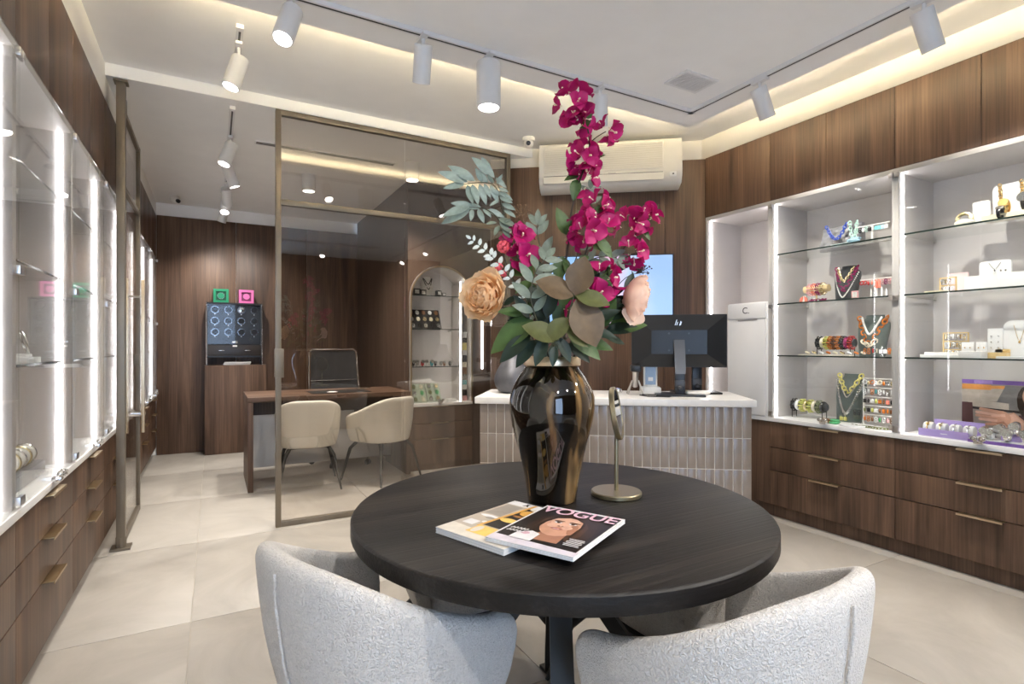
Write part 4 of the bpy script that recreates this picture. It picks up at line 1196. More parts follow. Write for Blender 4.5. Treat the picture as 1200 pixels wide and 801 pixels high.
# fourth branch, left
b4 = flower_thing('bougainvillea_branch', 'short magenta bougainvillea branch left of the middle, under the grey-green fronds', 'flower branch')
stem(b4, [MOUTH(-.02, 0), bq(622, 340, -.02), bq(610, 300, -.03), bq(604, 282, -.03)], .0034, .0015, G['twig'])
cluster(b4, bq(606, 280, -.03), .026, 5); cluster(b4, bq(612, 300, -.04), .022, 3)
for a, c in (((618, 320), (596, 318)), ((622, 330), (604, 340))):
    leaf(b4, 'mid', bq(*a, -.03), bq(*c, -.06))

# peonies
def petal_mesh(mat, cup=.55):
    b = MB(); rows = []
    for i in range(7):
        t = i / 6
        wd = .033 * (sin(pi * min(1, .08 + t * .84)) ** .6)
        row = []
        for j in range(7):
            u = j / 6 * 2 - 1
            rag = .0013 * sin(u * 9 + 1.3) * t ** 3
            row.append((u * wd, .052 * t + rag - .006 * u * u * t, .020 * t * t * cup * 2 + .012 * u * u * (1 - .4 * t)))
        rows.append(row)
    b.rings(rows, 0, False)
    me = b.mesh('petal', ang=3); me.materials.append(mat); return me
def peony(label, mat, c, axis, R0, stempts, n=46, open_=1.0):
    t = flower_thing('peony', label, 'peony')
    me = petal_mesh(mat)
    stem(t, stempts, .004, .003, G['stem'])
    q = Vector(axis).normalized().to_track_quat('Z', 'Y').to_matrix().to_4x4()
    base = Vector(c) - Vector(axis).normalized() * R0 * .55
    for k in range(n):
        f = (k + .5) / n                    # 0 = heart, 1 = outermost
        a = k * 2.39996
        tilt = R(84 - (84 - 8 * (2 - open_)) * f ** .85)     # angle above the disc plane
        d = Vector((cos(a) * cos(tilt), sin(a) * cos(tilt), sin(tilt)))
        n_in = Vector((-cos(a) * sin(tilt), -sin(a) * sin(tilt), cos(tilt)))
        p = Vector((cos(a), sin(a), 0)) * .012 * f + Vector((0, 0, .012 - .012 * f))
        o = link('petal', me, t)
        sc = R0 / .056 * (.70 + .36 * f) * random.uniform(.92, 1.06)
        o.matrix_local = Matrix.Translation(base) @ q @ orient(p * (R0 / .05), d, n_in, sc)
    return t
pe1 = peony('large peach-orange peony facing left, before the arched cabinet', G['peach'], bq(566, 346, -.06), FR * -.45 - FF * .85 + Vector((0, 0, .10)), .074, [MOUTH(-.03, -.01), bq(615, 385, -.04), bq(585, 362, -.03), bq(572, 350, -.04)])
for a, c in (((596, 372), (618, 380)), ((590, 358), (606, 345))):
    leaf(pe1, 'dark', bq(*a, -.06), bq(*c, -.08))
pe2 = peony('pale blush peony turned to the right, before the television', G['blush'], bq(746, 350, -.02), FR * .86 - FF * .25 + Vector((0, 0, -.22)), .076, [MOUTH(.04, 0), bq(690, 390, .0), bq(720, 362, .0), bq(736, 346, -.02)], open_=.55)
leaf(pe2, 'dark', bq(734, 344, -.02), bq(742, 318, -.02)); leaf(pe2, 'dark', bq(725, 360, -.02), bq(735, 355, -.05))
o = place('petal', bpy.data.meshes['petal.001'] if 'petal.001' in bpy.data.meshes else bpy.data.meshes['petal'], pe2, bq(744, 362, -.03), bq(735, 384, -.04) - bq(744, 362, -.03), -FF, 1.1)

# grey-green fronds at the left
def frond(parent, pts, kind, n, Lf, ang=62, r=.0022, face=None, taper=.45, both=True, mat=None):
    _, s = stem(parent, pts, r, r * .5, mat or G['stem'], 'stalk')
    N = len(s)
    fc = face or (-FF + Vector((0, 0, .25)))
    for k in range(n):
        f = .12 + .86 * k / (n - 1)
        i = min(N - 2, int(f * (N - 1)))
        p = s[i]; d = (s[i + 1] - s[i]).normalized()
        side = d.cross(fc).normalized()
        for sg in ((1, -1) if both else (1,)):
            a = R(ang) * random.uniform(.85, 1.1)
            dd = d * cos(a) + side * sg * sin(a) + fc.normalized() * random.uniform(-.15, .25)
            L_ = Lf * (1 - taper * abs(f - .5) * 1.2) * random.uniform(.88, 1.08)
            place('leaf', LM[kind], parent, p, dd, fc, L_)
    place('leaf', LM[kind], parent, s[-1], s[-1] - s[-2], fc, Lf * .7)
f1 = flower_thing('grey_green_frond', 'large grey-green leafy frond arching to the upper left', 'foliage branch')
stem(f1, [MOUTH(-.02, .01), bq(622, 350, .02), bq(606, 300, .02), bq(592, 268, .01), bq(580, 245, 0)], .0036, .0022, G['twig'])
def fpx(x, y): return (510 + x / 5.34, 180 + y / 5.34)
FA = [bq(*fpx(430, 400), .0), bq(*fpx(400, 260), -.01), bq(*fpx(370, 200), -.02), bq(*fpx(300, 180), -.04), bq(*fpx(185, 190), -.06)]
stem(f1, FA, .0024, .0012, G['stem'], 'stalk')
FB = [bq(*fpx(470, 520), -.01), bq(*fpx(390, 400), -.03), bq(*fpx(310, 345), -.05), bq(*fpx(215, 335), -.08)]
stem(f1, FB, .0024, .0012, G['stem'], 'stalk')
stem(f1, [bq(*fpx(432, 380), .01), bq(*fpx(415, 260), .03), bq(*fpx(385, 170), .04), bq(*fpx(350, 110), .04)], .0022, .0011, G['stem'], 'stalk')
for q in ((185, 190, 50, 208, 1.25), (205, 178, 32, 108, 1.0), (250, 172, 92, 70, .9), (295, 180, 255, 92, 1.0), (200, 195, 238, 322, 1.2), (232, 192, 282, 332, 1.15), (275, 188, 322, 312, 1.1), (305, 186, 348, 272, 1.1), (330, 185, 260, 98, 1.0), (372, 150, 240, 18, 1.05), (350, 110, 290, 22, 1.0), (378, 150, 446, 210, 1.1),
          (392, 235, 492, 285, 1.25), (402, 265, 502, 312, 1.2), (418, 310, 512, 352, 1.25), (430, 350, 524, 400, 1.2), (400, 290, 338, 322, 1.2), (395, 215, 470, 238, 1.1), (365, 185, 318, 120, 1.1), (410, 262, 345, 212, 1.1), (385, 190, 420, 130, 1.1), (345, 195, 395, 300, 1.0),
          (215, 330, 42, 378, .85), (222, 340, 42, 428, .85), (232, 345, 222, 438, 1.25), (268, 345, 312, 442, 1.2), (300, 345, 368, 404, 1.1), (330, 348, 432, 392, 1.0), (240, 330, 105, 302, .8), (290, 338, 170, 318, .8)):
    jit = random.uniform(-.02, .02)
    leaf(f1, 'grey', bq(*fpx(q[0], q[1]), -.03), bq(*fpx(q[2], q[3]), -.05 + jit), s=1.0) if False else place('leaf', LM['grey'], f1, bq(*fpx(q[0], q[1]), -.03), bq(*fpx(q[2], q[3]), -.05 + jit) - bq(*fpx(q[0], q[1]), -.03), -FF + Vector((0, 0, .3)) + FR * random.uniform(-.5, .5), (bq(*fpx(q[2], q[3])) - bq(*fpx(q[0], q[1]))).length * 1.02)
for q in ((395, 405, 510, 445), (402, 420, 485, 495), (385, 430, 318, 432), (400, 450, 368, 505), (410, 440, 470, 400), (420, 470, 470, 520)):
    leaf(f1, 'sage', bq(*fpx(q[0], q[1]), -.03), bq(*fpx(q[2], q[3]), -.05))
f2 = flower_thing('frosted_sprig', 'slender sprig of white frosted leaflets above the orange peony', 'foliage branch')
frond(f2, [MOUTH(-.03, -.02), bq(612, 350, -.05), bq(592, 318, -.06), bq(572, 296, -.06), bq(552, 280, -.06)], 'frost', 12, .028, r=.0016)
f3 = flower_thing('sage_sprig', 'sage-leaved sprig leaning left in front of the magenta blossoms', 'foliage branch')
frond(f3, [MOUTH(-.01, -.03), bq(628, 372, -.10), bq(622, 345, -.11), bq(628, 318, -.10), bq(640, 302, -.08)], 'sage', 6, .074, ang=55)
f4 = flower_thing('sage_sprig', 'sage-leaved sprig behind the centre of the bouquet', 'foliage branch')
frond(f4, [MOUTH(.01, .02), bq(660, 340, .05), bq(676, 300, .06), bq(690, 250, .06), bq(692, 222, .06)], 'sage', 7, .062, ang=48)
frond(f4, [bq(668, 330, .05), bq(690, 306, .03), bq(712, 300, .02), bq(726, 304, .02)], 'sage', 5, .06, ang=40)
f5 = flower_thing('sage_sprig', 'sage-leaved sprig reaching up left of the tall bougainvillea stem', 'foliage branch')
frond(f5, [MOUTH(-.01, .02), bq(638, 340, .05), bq(636, 305, .06), bq(630, 275, .06), bq(630, 262, .06)], 'sage', 5, .070, ang=42)
# broad russet and olive rose leaves in the middle
f6 = flower_thing('russet_leaf_stem', 'stem of broad russet and olive leaves at the heart of the bouquet', 'foliage branch')
stem(f6, [MOUTH(.01, -.04), bq(662, 385, -.11), bq(672, 348, -.13)], .0036, .0022, G['stem'])
for kind, a, c, sc in (('brown', (674, 346), (684, 304), 1.1), ('brown', (672, 347), (630, 326), 1.0), ('olive', (674, 346), (710, 352), 1.15), ('brown', (675, 350), (700, 402), 1.05), ('olive', (666, 372), (640, 398), 1.0), ('olive', (664, 384), (690, 404), 1.0), ('olive', (655, 398), (618, 380), 1.1)):
    leaf(f6, kind, bq(*a, -.13), bq(*c, -.15), s=sc)
# dark peony foliage round the mouth
f7 = flower_thing('leaf_collar', 'collar of dark green leaves hanging round the mouth of the vase', 'foliage branch')
for k, (a, c, dd) in enumerate((((625, 375), (578, 404), -.08), ((622, 392), (588, 418), -.10), ((628, 398), (606, 425), -.10), ((620, 372), (606, 348), -.08), ((612, 368), (588, 362), -.08), ((640, 372), (650, 338), -.09),
                            ((640, 395), (628, 424), -.13), ((655, 395), (668, 420), -.12), ((668, 392), (702, 414), -.10), ((690, 378), (722, 362), -.05), ((690, 388), (720, 392), -.06), ((684, 372), (708, 336), -.04), ((700, 385), (716, 340), -.02),
                            ((660, 372), (690, 368), -.05), ((640, 365), (612, 330), -.03), ((650, 370), (640, 330), .0), ((670, 365), (690, 320), .02), ((630, 385), (600, 395), -.02), ((675, 392), (705, 398), .02), ((645, 385), (625, 360), -.06), ((655, 385), (665, 345), -.05),
                            ((640, 400), (612, 412), -.06), ((665, 402), (690, 420), -.07), ((650, 405), (648, 426), -.13), ((685, 400), (715, 405), -.02), ((636, 380), (655, 400), -.12))):
    leaf(f7, 'dark' if k % 4 else 'mid', bq(*a, dd), bq(*c, dd - .02), s=1.12)
rl = random.Random(5)
for k in range(46):
    px0, py0 = rl.uniform(606, 712), rl.uniform(322, 396)
    ox, oy = px0 - 652, py0 - 395
    ln = rl.uniform(26, 40); nn = sqrt(ox * ox + oy * oy) + 1
    dd = rl.uniform(-.03, .08)
    leaf(f7, rl.choice(('dark', 'dark', 'dark', 'mid', 'olive', 'sage')), bq(px0, py0, dd), bq(px0 + ln * (ox / nn + rl.uniform(-.5, .5)), py0 + ln * (oy / nn * .8 + rl.uniform(-.35, .35)), dd + rl.uniform(-.04, .03)), s=1.0)
for k in range(6):
    a = k * 1.05
    stem(f7, [MOUTH(.035 * cos(a), .035 * sin(a)), MOUTH(.05 * cos(a), .05 * sin(a)) + Vector((0, 0, .04)), MOUTH(.07 * cos(a), .07 * sin(a)) + Vector((0, 0, .09))], .0034, .002, G['stem'])
# russet leaf and small coral flower, seed sprig
f8 = flower_thing('coral_flower', 'small coral pink flower head beside the magenta blossoms on the left', 'flower')
stem(f8, [MOUTH(-.03, 0), bq(610, 350, -.02), bq(592, 305, -.04), bq(590, 292, -.05)], .002, .0014, G['stem'])
cm = MB().ball((0, 0, 0), (.0065, .0065, .004), 8, 5).mesh('petal'); cm.materials.append(G['coral'])
for (cx, cy, n, rad) in ((590, 289, 22, .020), (584, 312, 10, .013), (590, 320, 6, .01)):
    for k in range(n):
        z = 1 - 2 * (k + .5) / n; a = k * 2.4
        d = Vector((sqrt(1 - z * z) * cos(a), sqrt(1 - z * z) * sin(a), z))
        o = link('petal', cm, f8); o.matrix_local = orientZ(bq(cx, cy, -.05) + d * rad * .8, d, 1, 0)
def seed_sprig(label, c0, c1, n, mat):
    t = flower_thing('seed_sprig', label, 'dried sprig')
    _, s = stem(t, [MOUTH(.02 if c1[0] > 646 else -.02, .02), (bq(*c0, .03) + MOUTH()) / 2, bq(*c0, .03), bq(*c1, .03)], .0018, .001, mat)
    b = MB(); tip = bq(*c1, .03)
    for k in range(n):
        d = Vector((random.uniform(-1, 1), random.uniform(-1, 1), random.uniform(-.4, 1))).normalized() * random.uniform(.012, .036)
        b.tube([s[-3], tip + d * .5, tip + d], .0005, 4).ball(tip + d, .0024, 6, 4)
    b.build('seed_heads', mat, t)
    return t
seed_sprig('dark twiggy seed sprig in front of the right part of the television', (728, 330), (752, 318), 34, G['twig'])
seed_sprig('brown seed sprig between the grey-green fronds and the middle blossoms', (622, 300), (612, 252), 26, mk('brown_seed', (.16, .09, .045), .7))

# ================================================================== JEWELLERY AND DISPLAYS
ZS = (.7003, 1.1353, 1.4953, 1.8423)       # ledge and shelf tops, right cabinets
RZ = R(-90)
def RW(px, inset, z):
    """Spot on a right-hand shelf, `inset` behind the glass."""
    t = (px - 600) / 635.0; s, c = sin(YAW), cos(YAW)
    X = XR + inset
    return Vector((X, X * (c - s * t) / (s + c * t), z))
def chain_mb(pts, a, bw, r, closed=False, seg=9):
    """Links strung along a polyline, each second one turned by 90 degrees."""
    pts = [Vector(p) for p in pts]
    mb = MB()
    segs = [(p, q) for p, q in zip(pts[:-1], pts[1:])] + ([(pts[-1], pts[0])] if closed else [])
    tot = sum((q - p).length for p, q in segs); n = max(3, int(tot / (a * 1.45)))
    k = 0; acc = 0.0; want = 0.0
    for p, q in segs:
        L = (q - p).length
        while want <= acc + L + 1e-6 and k <= n:
            pos = p.lerp(q, (want - acc) / L if L else 0)
            d = (q - p).normalized()
            Mx = orient(Vector((0, 0, 0)), d, Vector((0, -1, .2)) if abs(d.y) < .9 else Vector((0, 0, 1)))
            Mx = Mx @ Matrix.Rotation(R(35 if k % 2 else -35), 4, 'Y')
            mb.torus(pos, bw, r, seg, 5, M=Mx, sx=1, sy=a / bw)
            want += tot / n; k += 1
        acc += L
    return mb
def vpath(w, drop, n=18, z0=0, y=0, power=1.6, lean=0):
    """U-shaped hang of a necklace, from -w to w and `drop` down."""
    out = []
    for k in range(n + 1):
        u = k / n * 2 - 1
        z = z0 - drop * (1 - abs(u) ** power)
        out.append((u * w * (1 - .12 * (1 - abs(u))), y - lean * (z - z0), z))
    return out

def bust(label, pos, h, w, mat, rz=RZ, group=None, tilt=.28):
    t = thing('necklace_bust', label, 'necklace stand', pos, rz, group)
    rows = []
    for f, ww, th in ((0, .40, .045), (.03, .42, .05), (.25, .43, .05), (.5, .47, .05), (.68, .50, .045), (.80, .48, .04), (.88, .36, .036), (.94, .30, .034), (1.0, .29, .03)):
        z = h * f; yb = tilt * h * f * .55
        hw = w * ww
        bulge = .016 * sin(pi * min(1, f * 1.1))
        rows.append([(hw * cos(a) , yb + (th / 2) * (1 if sin(a) > 0 else 1.4) * sin(a) - bulge * (1 if sin(a) < 0 else 0), z) for a in [2 * pi * k / 20 for k in range(20)]])
    MB().rings(rows).build('body', mat, t, ang=1.0)
    return t, h, w, tilt
def on_bust(b, f0, wfrac, dropf, y=-.046):
    t, h, w, tl = b
    out = []
    for x, yy, z in vpath(w * wfrac, h * dropf, 20, h * f0):
        edge = (abs(x) / (w * .5)) ** 2
        out.append((x, tl * z * .55 + y + .030 * edge, z))
    return out
def necklace(label, b, pts, mat, a=.009, bw=.006, r=.0019, strand=False, cat='necklace', group=None, pendant=None):
    t = thing('necklace', label, cat, b[0].location, b[0].rotation_euler[2], group)
    if strand:
        mb = MB(); P = [Vector(p) for p in pts]
        S = spline(P, 2)
        for p in S: mb.ball(p, r * 2.0, 7, 5)
        mb.build('strand', mat, t)
    else:
        chain_mb(pts, a, bw, r).build('chain', mat, t)
    if pendant:
        pendant(t)
    return t
def bangle(label, pos, rad, thick, mat, group, rz=RZ, width=1.6, cat='bracelet', lumps=False):
    """A bracelet threaded on a bar that runs along local x."""
    t = MB()
    Mx = Matrix.Rotation(R(90), 4, 'Y')
    if lumps:
        n = 10
        for k in range(n):
            a = 2 * pi * k / n
            t.torus((0, rad * cos(a), rad * sin(a)), thick * 1.5, thick * .55, 8, 5, M=Matrix.Rotation(a, 4, 'X') @ Matrix.Rotation(R(40 if k % 2 else -40), 4, 'Z'))
    else:
        t.torus((0, 0, 0), rad, thick, 20, 7, M=Matrix.Diagonal((width, 1, 1, 1)) @ Mx)
    return tag(t.build('bracelet', mat, None, pos, (0, 0, rz)), label, cat, group)
J = {}
def jm(n, c, rough=.25, metal=0, var=.25, sc=40):
    if n not in J: J[n] = mk('jewel_' + n, c, rough, metal, var=var, scale=sc)
    return J[n]
for n, c in (('blue', (.06, .11, .50)), ('mint', (.50, .72, .62)), ('sky', (.45, .68, .80)), ('magenta', (.32, .025, .12)), ('rose', (.78, .42, .42)), ('coral', (.85, .24, .17)), ('amber', (.55, .17, .03)), ('cream', (.80, .72, .55)), ('pearl', (.82, .80, .76)), ('tortoise', (.16, .06, .02)), ('black', (.02, .02, .022)),
             ('lime', (.62, .62, .16)), ('yellow', (.85, .72, .22)), ('green', (.10, .45, .18)), ('teal', (.06, .38, .42)), ('brown', (.24, .11, .05)), ('red', (.45, .03, .03)), ('turquoise', (.20, .62, .62)), ('olive', (.20, .22, .10)), ('white', (.84, .83, .81))):
    jm(n, c)
jm('gold', (.80, .55, .22), .22, 1, .1); jm('silver', (.78, .77, .75), .2, 1, .1); jm('pale_gold', (.83, .70, .42), .25, 1, .1)

# ---- necklace cabinet, top shelf: quilted bag with two bright chains, earrings on a white bar
def quilt_mat():
    m = mk('silver_quilted_leather', (.30, .295, .305), .4, .25, var=.06, scale=12)
    return m
bg = thing('quilted_handbag', 'silver quilted handbag flat on the top shelf under the blue chain', 'handbag', RW(984, .22, ZS[3]), RZ - R(4))
b = MB(); nx, nz = 14, 9; BWd, BH = .285, .158
rows = []
for j in range(nz * 2 + 1):
    row = []
    for i in range(nx * 2 + 1):
        u, v = i / (nx * 2), j / (nz * 2)
        q = abs(sin((u * 4.0 + v * 2.6) * pi)) * abs(sin((u * 4.0 - v * 2.6) * pi))
        ed = min(u, 1 - u, v, 1 - v)
        row.append(((u - .5) * BWd * (1 - .10 * v), -.018 - .012 * q ** .5 * min(1, ed * 10) + .03 * v + (.02 if ed == 0 else 0), v * BH))
    rows.append(row)
b.rings(rows, 0, False)
b.box(-BWd / 2 * .98, BWd / 2 * .98, -.004, .03, 0, BH * .3).build('front', quilt_mat(), bg, ang=1.4)
MB().rings([[(-BWd / 2, -.002, 0), (BWd / 2, -.002, 0), (BWd / 2, .05, 0), (-BWd / 2, .05, 0)], [(-BWd * .45, .026, BH), (BWd * .45, .026, BH), (BWd * .45, .06, BH), (-BWd * .45, .06, BH)]]).build('body', bpy.data.materials['silver_quilted_leather'], bg)
MB().box(-.024, .024, -.036, -.014, .038, .066, bev=.003).build('clasp', M['steel'], bg)
for lbl, px, w, dr, mt, z0 in (('royal blue chunky chain hanging over the handbag', 980, .062, .085, 'blue', .148), ('mint green chain hanging over the right side of the handbag', 1000, .022, .110, 'mint', .150)):
    t = thing('necklace', lbl, 'necklace', RW(px, .17, ZS[3]), RZ)
    chain_mb(vpath(w, dr, 18, z0, 0, 2.0), .0125, .009, .0032).build('chain', J[mt], t)
bx = thing('gift_box', 'pale blue flat box before the handbag', 'box', RW(988, .12, ZS[3]), RZ)
MB().box(-.07, .05, -.02, .02, 0, .016, bev=.002).build('body', jm('pale_blue', (.70, .80, .82), .4, 0, .03), bx)
t = thing('necklace', 'light blue and white bead bracelet heaped on the pale blue box', 'bracelet', RW(1000, .12, ZS[3] + .0165), RZ)
MB().torus((0, 0, .008), .030, .0075, 18, 6).torus((.012, .004, .020), .026, .006, 16, 6).build('beads', J['sky'], t)

def earring_bar(label, pos, W, H, mat=None, bars=1, rz=RZ, post=True, step=.06, name='earring_stand'):
    t = thing(name, label, 'earring stand', pos, rz)
    mat = mat or M['plastic']
    MB().box(-W / 2, W / 2, -.02, .02, 0, .006, bev=.001).build('base', mat, t)
    if post:
        MB().box(-.005, .005, -.004, .004, .006, H).build('post', mat, t)
    else:
        for s in (-1, 1): MB().box(s * (W / 2 - .003) - .003, s * (W / 2 - .003) + .003, -.004, .004, .006, H).build('post', mat, t)
    for k in range(bars):
        MB().box(-W / 2, W / 2, -.006, .006, H - .006 - k * step, H - k * step, bev=.001).build('bar', mat, t)
    return t
EM = {}
def earring_mesh(kind, mat):
    key = (kind, mat)
    if key in EM: return EM[key]
    b = MB()
    if kind == 'drop':
        b.tube([(0, 0, 0), (0, -.002, -.008)], .0011, 5).ball((0, -.002, -.021), (.0075, .005, .0135), 9, 6)
    elif kind == 'hoop':
        b.torus((0, -.002, -.016), .012, .0034, 14, 6, M=Matrix.Rotation(R(72), 4, 'X'))
    elif kind == 'tassel':
        b.ball((0, -.002, -.006), .006, 8, 5)
        b.lathe([(.005, -.006), (.008, -.014), (.010, -.055), (.001, -.055)], 10)
    elif kind == 'tile':
        b.box(-.010, .010, -.004, 0, -.034, -.010, bev=.002).tube([(0, -.002, 0), (0, -.002, -.010)], .001, 5)
    elif kind == 'bar':
        b.box(-.004, .004, -.003, 0, -.030, -.004, bev=.001)
    elif kind == 'link':
        for q in range(2): b.torus((0, -.003, -.012 - .016 * q), .008, .0026, 10, 5, M=Matrix.Rotation(R(90), 4, 'X') @ Matrix.Rotation(R(70 * q), 4, 'Y'))
    me = b.mesh('earring'); me.materials.append(J[mat]); EM[key] = me
    return me
def hang(parent_pos, x, y, z, kind, mat, label, group, rz=RZ):
    p = parent_pos + Matrix.Rotation(rz, 3, 'Z') @ Vector((x, y, z))
    o = link('earring', earring_mesh(kind, mat), None, p, (0, 0, rz + random.uniform(-.25, .25)))
    return tag(o, label, 'earring', group)
ORD = ('first', 'second', 'third', 'fourth', 'fifth', 'sixth', 'seventh', 'eighth', 'ninth', 'tenth')
def row(pos, W, z, items, label, group, y=-.009, rz=RZ):
    n = len(items)
    for k, (kind, mat) in enumerate(items):
        lb = label % (mat.replace('_', ' ') + ' earring, ' + ORD[k] + ' from the left,') if '%' in label else ('left ' if k == 0 else 'right ') + label
        hang(pos, -W / 2 + W * (k + .5) / n, y, z, kind, mat, lb, group, rz)

p = RW(1022, .17, ZS[3])
earring_bar('white T-shaped earring bar on the top shelf of the necklace cabinet', p, .20, .115)
row(p, .19, .108, [('link', 'mint'), ('link', 'black'), ('drop', 'pearl'), ('link', 'mint'), ('tile', 'black'), ('drop', 'pearl'), ('tile', 'turquoise'), ('tile', 'turquoise'), ('tile', 'sky'), ('tile', 'white')],
    '%s hanging from the white bar on the top shelf', 'earrings on the top white bar')

# ---- second shelf: magenta chain bust, bracelets on a T-stand, earrings
bb = bust('dark grey necklace bust with magenta and gold chains', RW(992, .24, ZS[2]), .235, .165, M['charcoal_velvet'])
necklace('large magenta link chain on the dark grey bust', bb, on_bust(bb, .93, .40, .62), J['magenta'], .014, .0105, .0036)
necklace('gold chain lying inside the magenta chain', bb, on_bust(bb, .92, .30, .36, -.052), J['pale_gold'], .010, .0075, .0024)
necklace('long white pearl strand below the magenta chain', bb, on_bust(bb, .78, .46, .68, -.050), J['pearl'], r=.0024, strand=True)
ts = thing('bracelet_stand', 'gold T-bar bracelet stand with rose bracelets, second shelf', 'bracelet stand', RW(957, .20, ZS[2]), RZ)
MB().cyl((0, 0, 0), (0, 0, .006), .035, seg=20).cyl((0, 0, .006), (0, 0, .085), .005, seg=10).build('foot', M['gold'], ts)
MB().tube([(-.085, 0, .095), (.085, 0, .095)], .024, 16).build('roll', jm('sand', (.72, .56, .30), .6, 0, .05), ts)
for k, (mt, lb) in enumerate((('rose', 'rose link bracelet, first on the gold T-bar'), ('coral', 'coral link bracelet, second on the gold T-bar'), ('magenta', 'dark red link bracelet, third on the gold T-bar'), ('pale_gold', 'pale gold bracelet, last on the gold T-bar'))):
    bangle(lb, RW(957, .20, ZS[2] + .092) + Vector((0, .045 - .03 * k, 0)), .031, .007, J[mt], 'bracelets on the gold T-bar', lumps=True)
ec = thing('earring_card', 'small white easel with two coral pink tags, left end of the second shelf', 'earring stand', RW(942, .12, ZS[2]), RZ)
MB().rings([[(-.012, -.006, 0), (.012, -.006, 0), (.012, .02, 0), (-.012, .02, 0)], [(-.010, .008, .048), (.010, .008, .048), (.010, .014, .048), (-.010, .014, .048)]]).build('easel', M['plastic'], ec)
for s in (-1, 1):
    MB().prism([(s * .004, .045), (s * .026, .030), (s * .030, .004), (s * .008, .006)], -.004, 0).build('tag', J['coral'], ec)
t = thing('necklace', 'dark plum and yellow bead chain lying flat on the second shelf', 'necklace', RW(958, .08, ZS[2]), RZ)
chain_mb([(-.05, .0, .006), (-.02, -.012, .007), (.02, .008, .007), (.055, -.01, .007)], .012, .009, .0035).build('chain', J['magenta'], t)
p = RW(1027, .18, ZS[2])
earring_bar('white T-shaped earring bar on the second shelf, coral earrings', p, .19, .125)
row(p, .18, .118, [('hoop', 'red'), ('hoop', 'red'), ('drop', 'red'), ('drop', 'coral'), ('tassel', 'coral'), ('tassel', 'coral'), ('link', 'rose'), ('link', 'magenta'), ('link', 'rose')], '%s hanging from the white bar on the second shelf', 'earrings on the second white bar')
bx = thing('ring_box', 'little pink frame card before the magenta bust', 'box', RW(1002, .10, ZS[2]), RZ)
MB().box(-.020, .020, -.004, .004, 0, .05, bev=.001).build('card', J['rose'], bx); MB().box(-.013, .013, -.0055, -.0042, .010, .042).build('window', J['pearl'], bx)
for k, (x, hh) in enumerate(((-.03, .055), (-.005, .06), (.03, .065), (.055, .05))):
    tag(MB().box(-.005, .005, -.005, .005, 0, .006).lathe([(.004, .006), (.005, hh * .6), (.001, hh)], 10).build('ring_cone', M['plastic'], None, RW(1027, .09, ZS[2]) + Vector((0, -x, 0)), (0, 0, RZ)), ORD[k] + ' slim white ring cone before the coral earrings', 'ring stand', 'white ring cones on the second shelf')

# ---- third shelf: amber chain bust, bracelet roll, small earrings
bb = bust('grey-green necklace bust with the amber tortoise chain', RW(1022, .22, ZS[1]), .26, .19, M['petrol_velvet'])
necklace('amber and cream tortoise link chain with cream drops', bb, on_bust(bb, .92, .42, .60), J['amber'], .017, .013, .0045)
necklace('double pearl strand inside the amber chain', bb, on_bust(bb, .93, .30, .40, -.052), J['pearl'], r=.0034, strand=True)
necklace('large cream link pendants below the amber chain', bb, on_bust(bb, .34, .16, .08, -.050), J['cream'], .020, .014, .005)
def bracelet_roll(label, pos, W, H, mats, lbl, group, rad=.030):
    t = thing('bracelet_roll', label, 'bracelet stand', pos, RZ)
    MB().tube([(-W / 2, 0, H), (W / 2, 0, H)], .020, 14).build('roll', M['charcoal_velvet'], t)
    MB().cyl((-W / 2 - .002, 0, H), (-W / 2 + .008, 0, H), .026, seg=16).cyl((W / 2 - .008, 0, H), (W / 2 + .002, 0, H), .026, seg=16).build('end_cap', M['charcoal_velvet'], t)
    for s in (-1, 1):
        MB().tube([(s * W * .44, -.025, 0), (s * W * .44, -.025, H - .018), (s * W * .44, .025, H - .018), (s * W * .44, .025, 0)], .003, 6).build('leg', M['black_matte'], t)
    n = len(mats)
    names = ('first', 'second', 'third', 'fourth', 'fifth', 'sixth', 'seventh', 'eighth', 'ninth')
    for k, mt in enumerate(mats):
        bangle('%s bracelet, %s from the left on %s' % (mt, names[k], lbl), Vector(pos) + Vector((0, W * .42 - W * .84 * k / (n - 1), H)), rad, .0085, J[mt], group, lumps=(k % 2 == 0 or mt in ('tortoise', 'amber')), width=1.3)
    return t
bracelet_roll('dark bracelet roll with amber and black bracelets, third shelf', RW(979, .20, ZS[1]), .25, .085, ['black', 'cream', 'lime', 'amber', 'tortoise', 'amber', 'black', 'magenta', 'red'], 'the third-shelf roll', 'bracelets on the third-shelf roll', .032)
t = thing('display_tray', 'low cream tray running along the front of the third shelf', 'tray', RW(972, .08, ZS[1]), RZ)
MB().box(-.20, .14, -.025, .025, 0, .008, bev=.002).build('body', jm('tray_cream', (.80, .74, .62), .5, 0, .04), t)
for k in range(9):
    tag(MB().torus((0, 0, .010), .011, .005, 12, 6, M=Matrix.Rotation(R(28), 4, 'X')).build('ring', J[('cream', 'pale_gold', 'white', 'amber')[k % 4]], None, RW(946 + k * 8.2, .08, ZS[1] + .0105)), ('cream', 'gold', 'white', 'amber')[k % 4] + ' ring, ' + ORD[k] + ' from the left on the cream tray of the third shelf', 'ring', 'rings on the cream tray')
p = RW(1028, .08, ZS[1])
tag(MB().box(-.085, .085, -.012, .012, 0, .006).box(-.085, .085, .004, .008, .006, .062).build('earring_card', M['acrylic'], None, p, (0, 0, RZ)), 'clear acrylic earring ledge before the amber bust', 'earring stand')
row(p, .16, .052, [('link', 'amber'), ('link', 'amber'), ('bar', 'red'), ('bar', 'cream'), ('tile', 'white'), ('tile', 'white'), ('link', 'amber')], '%s on the clear ledge before the amber bust', 'earrings on the clear ledge', y=-.002)

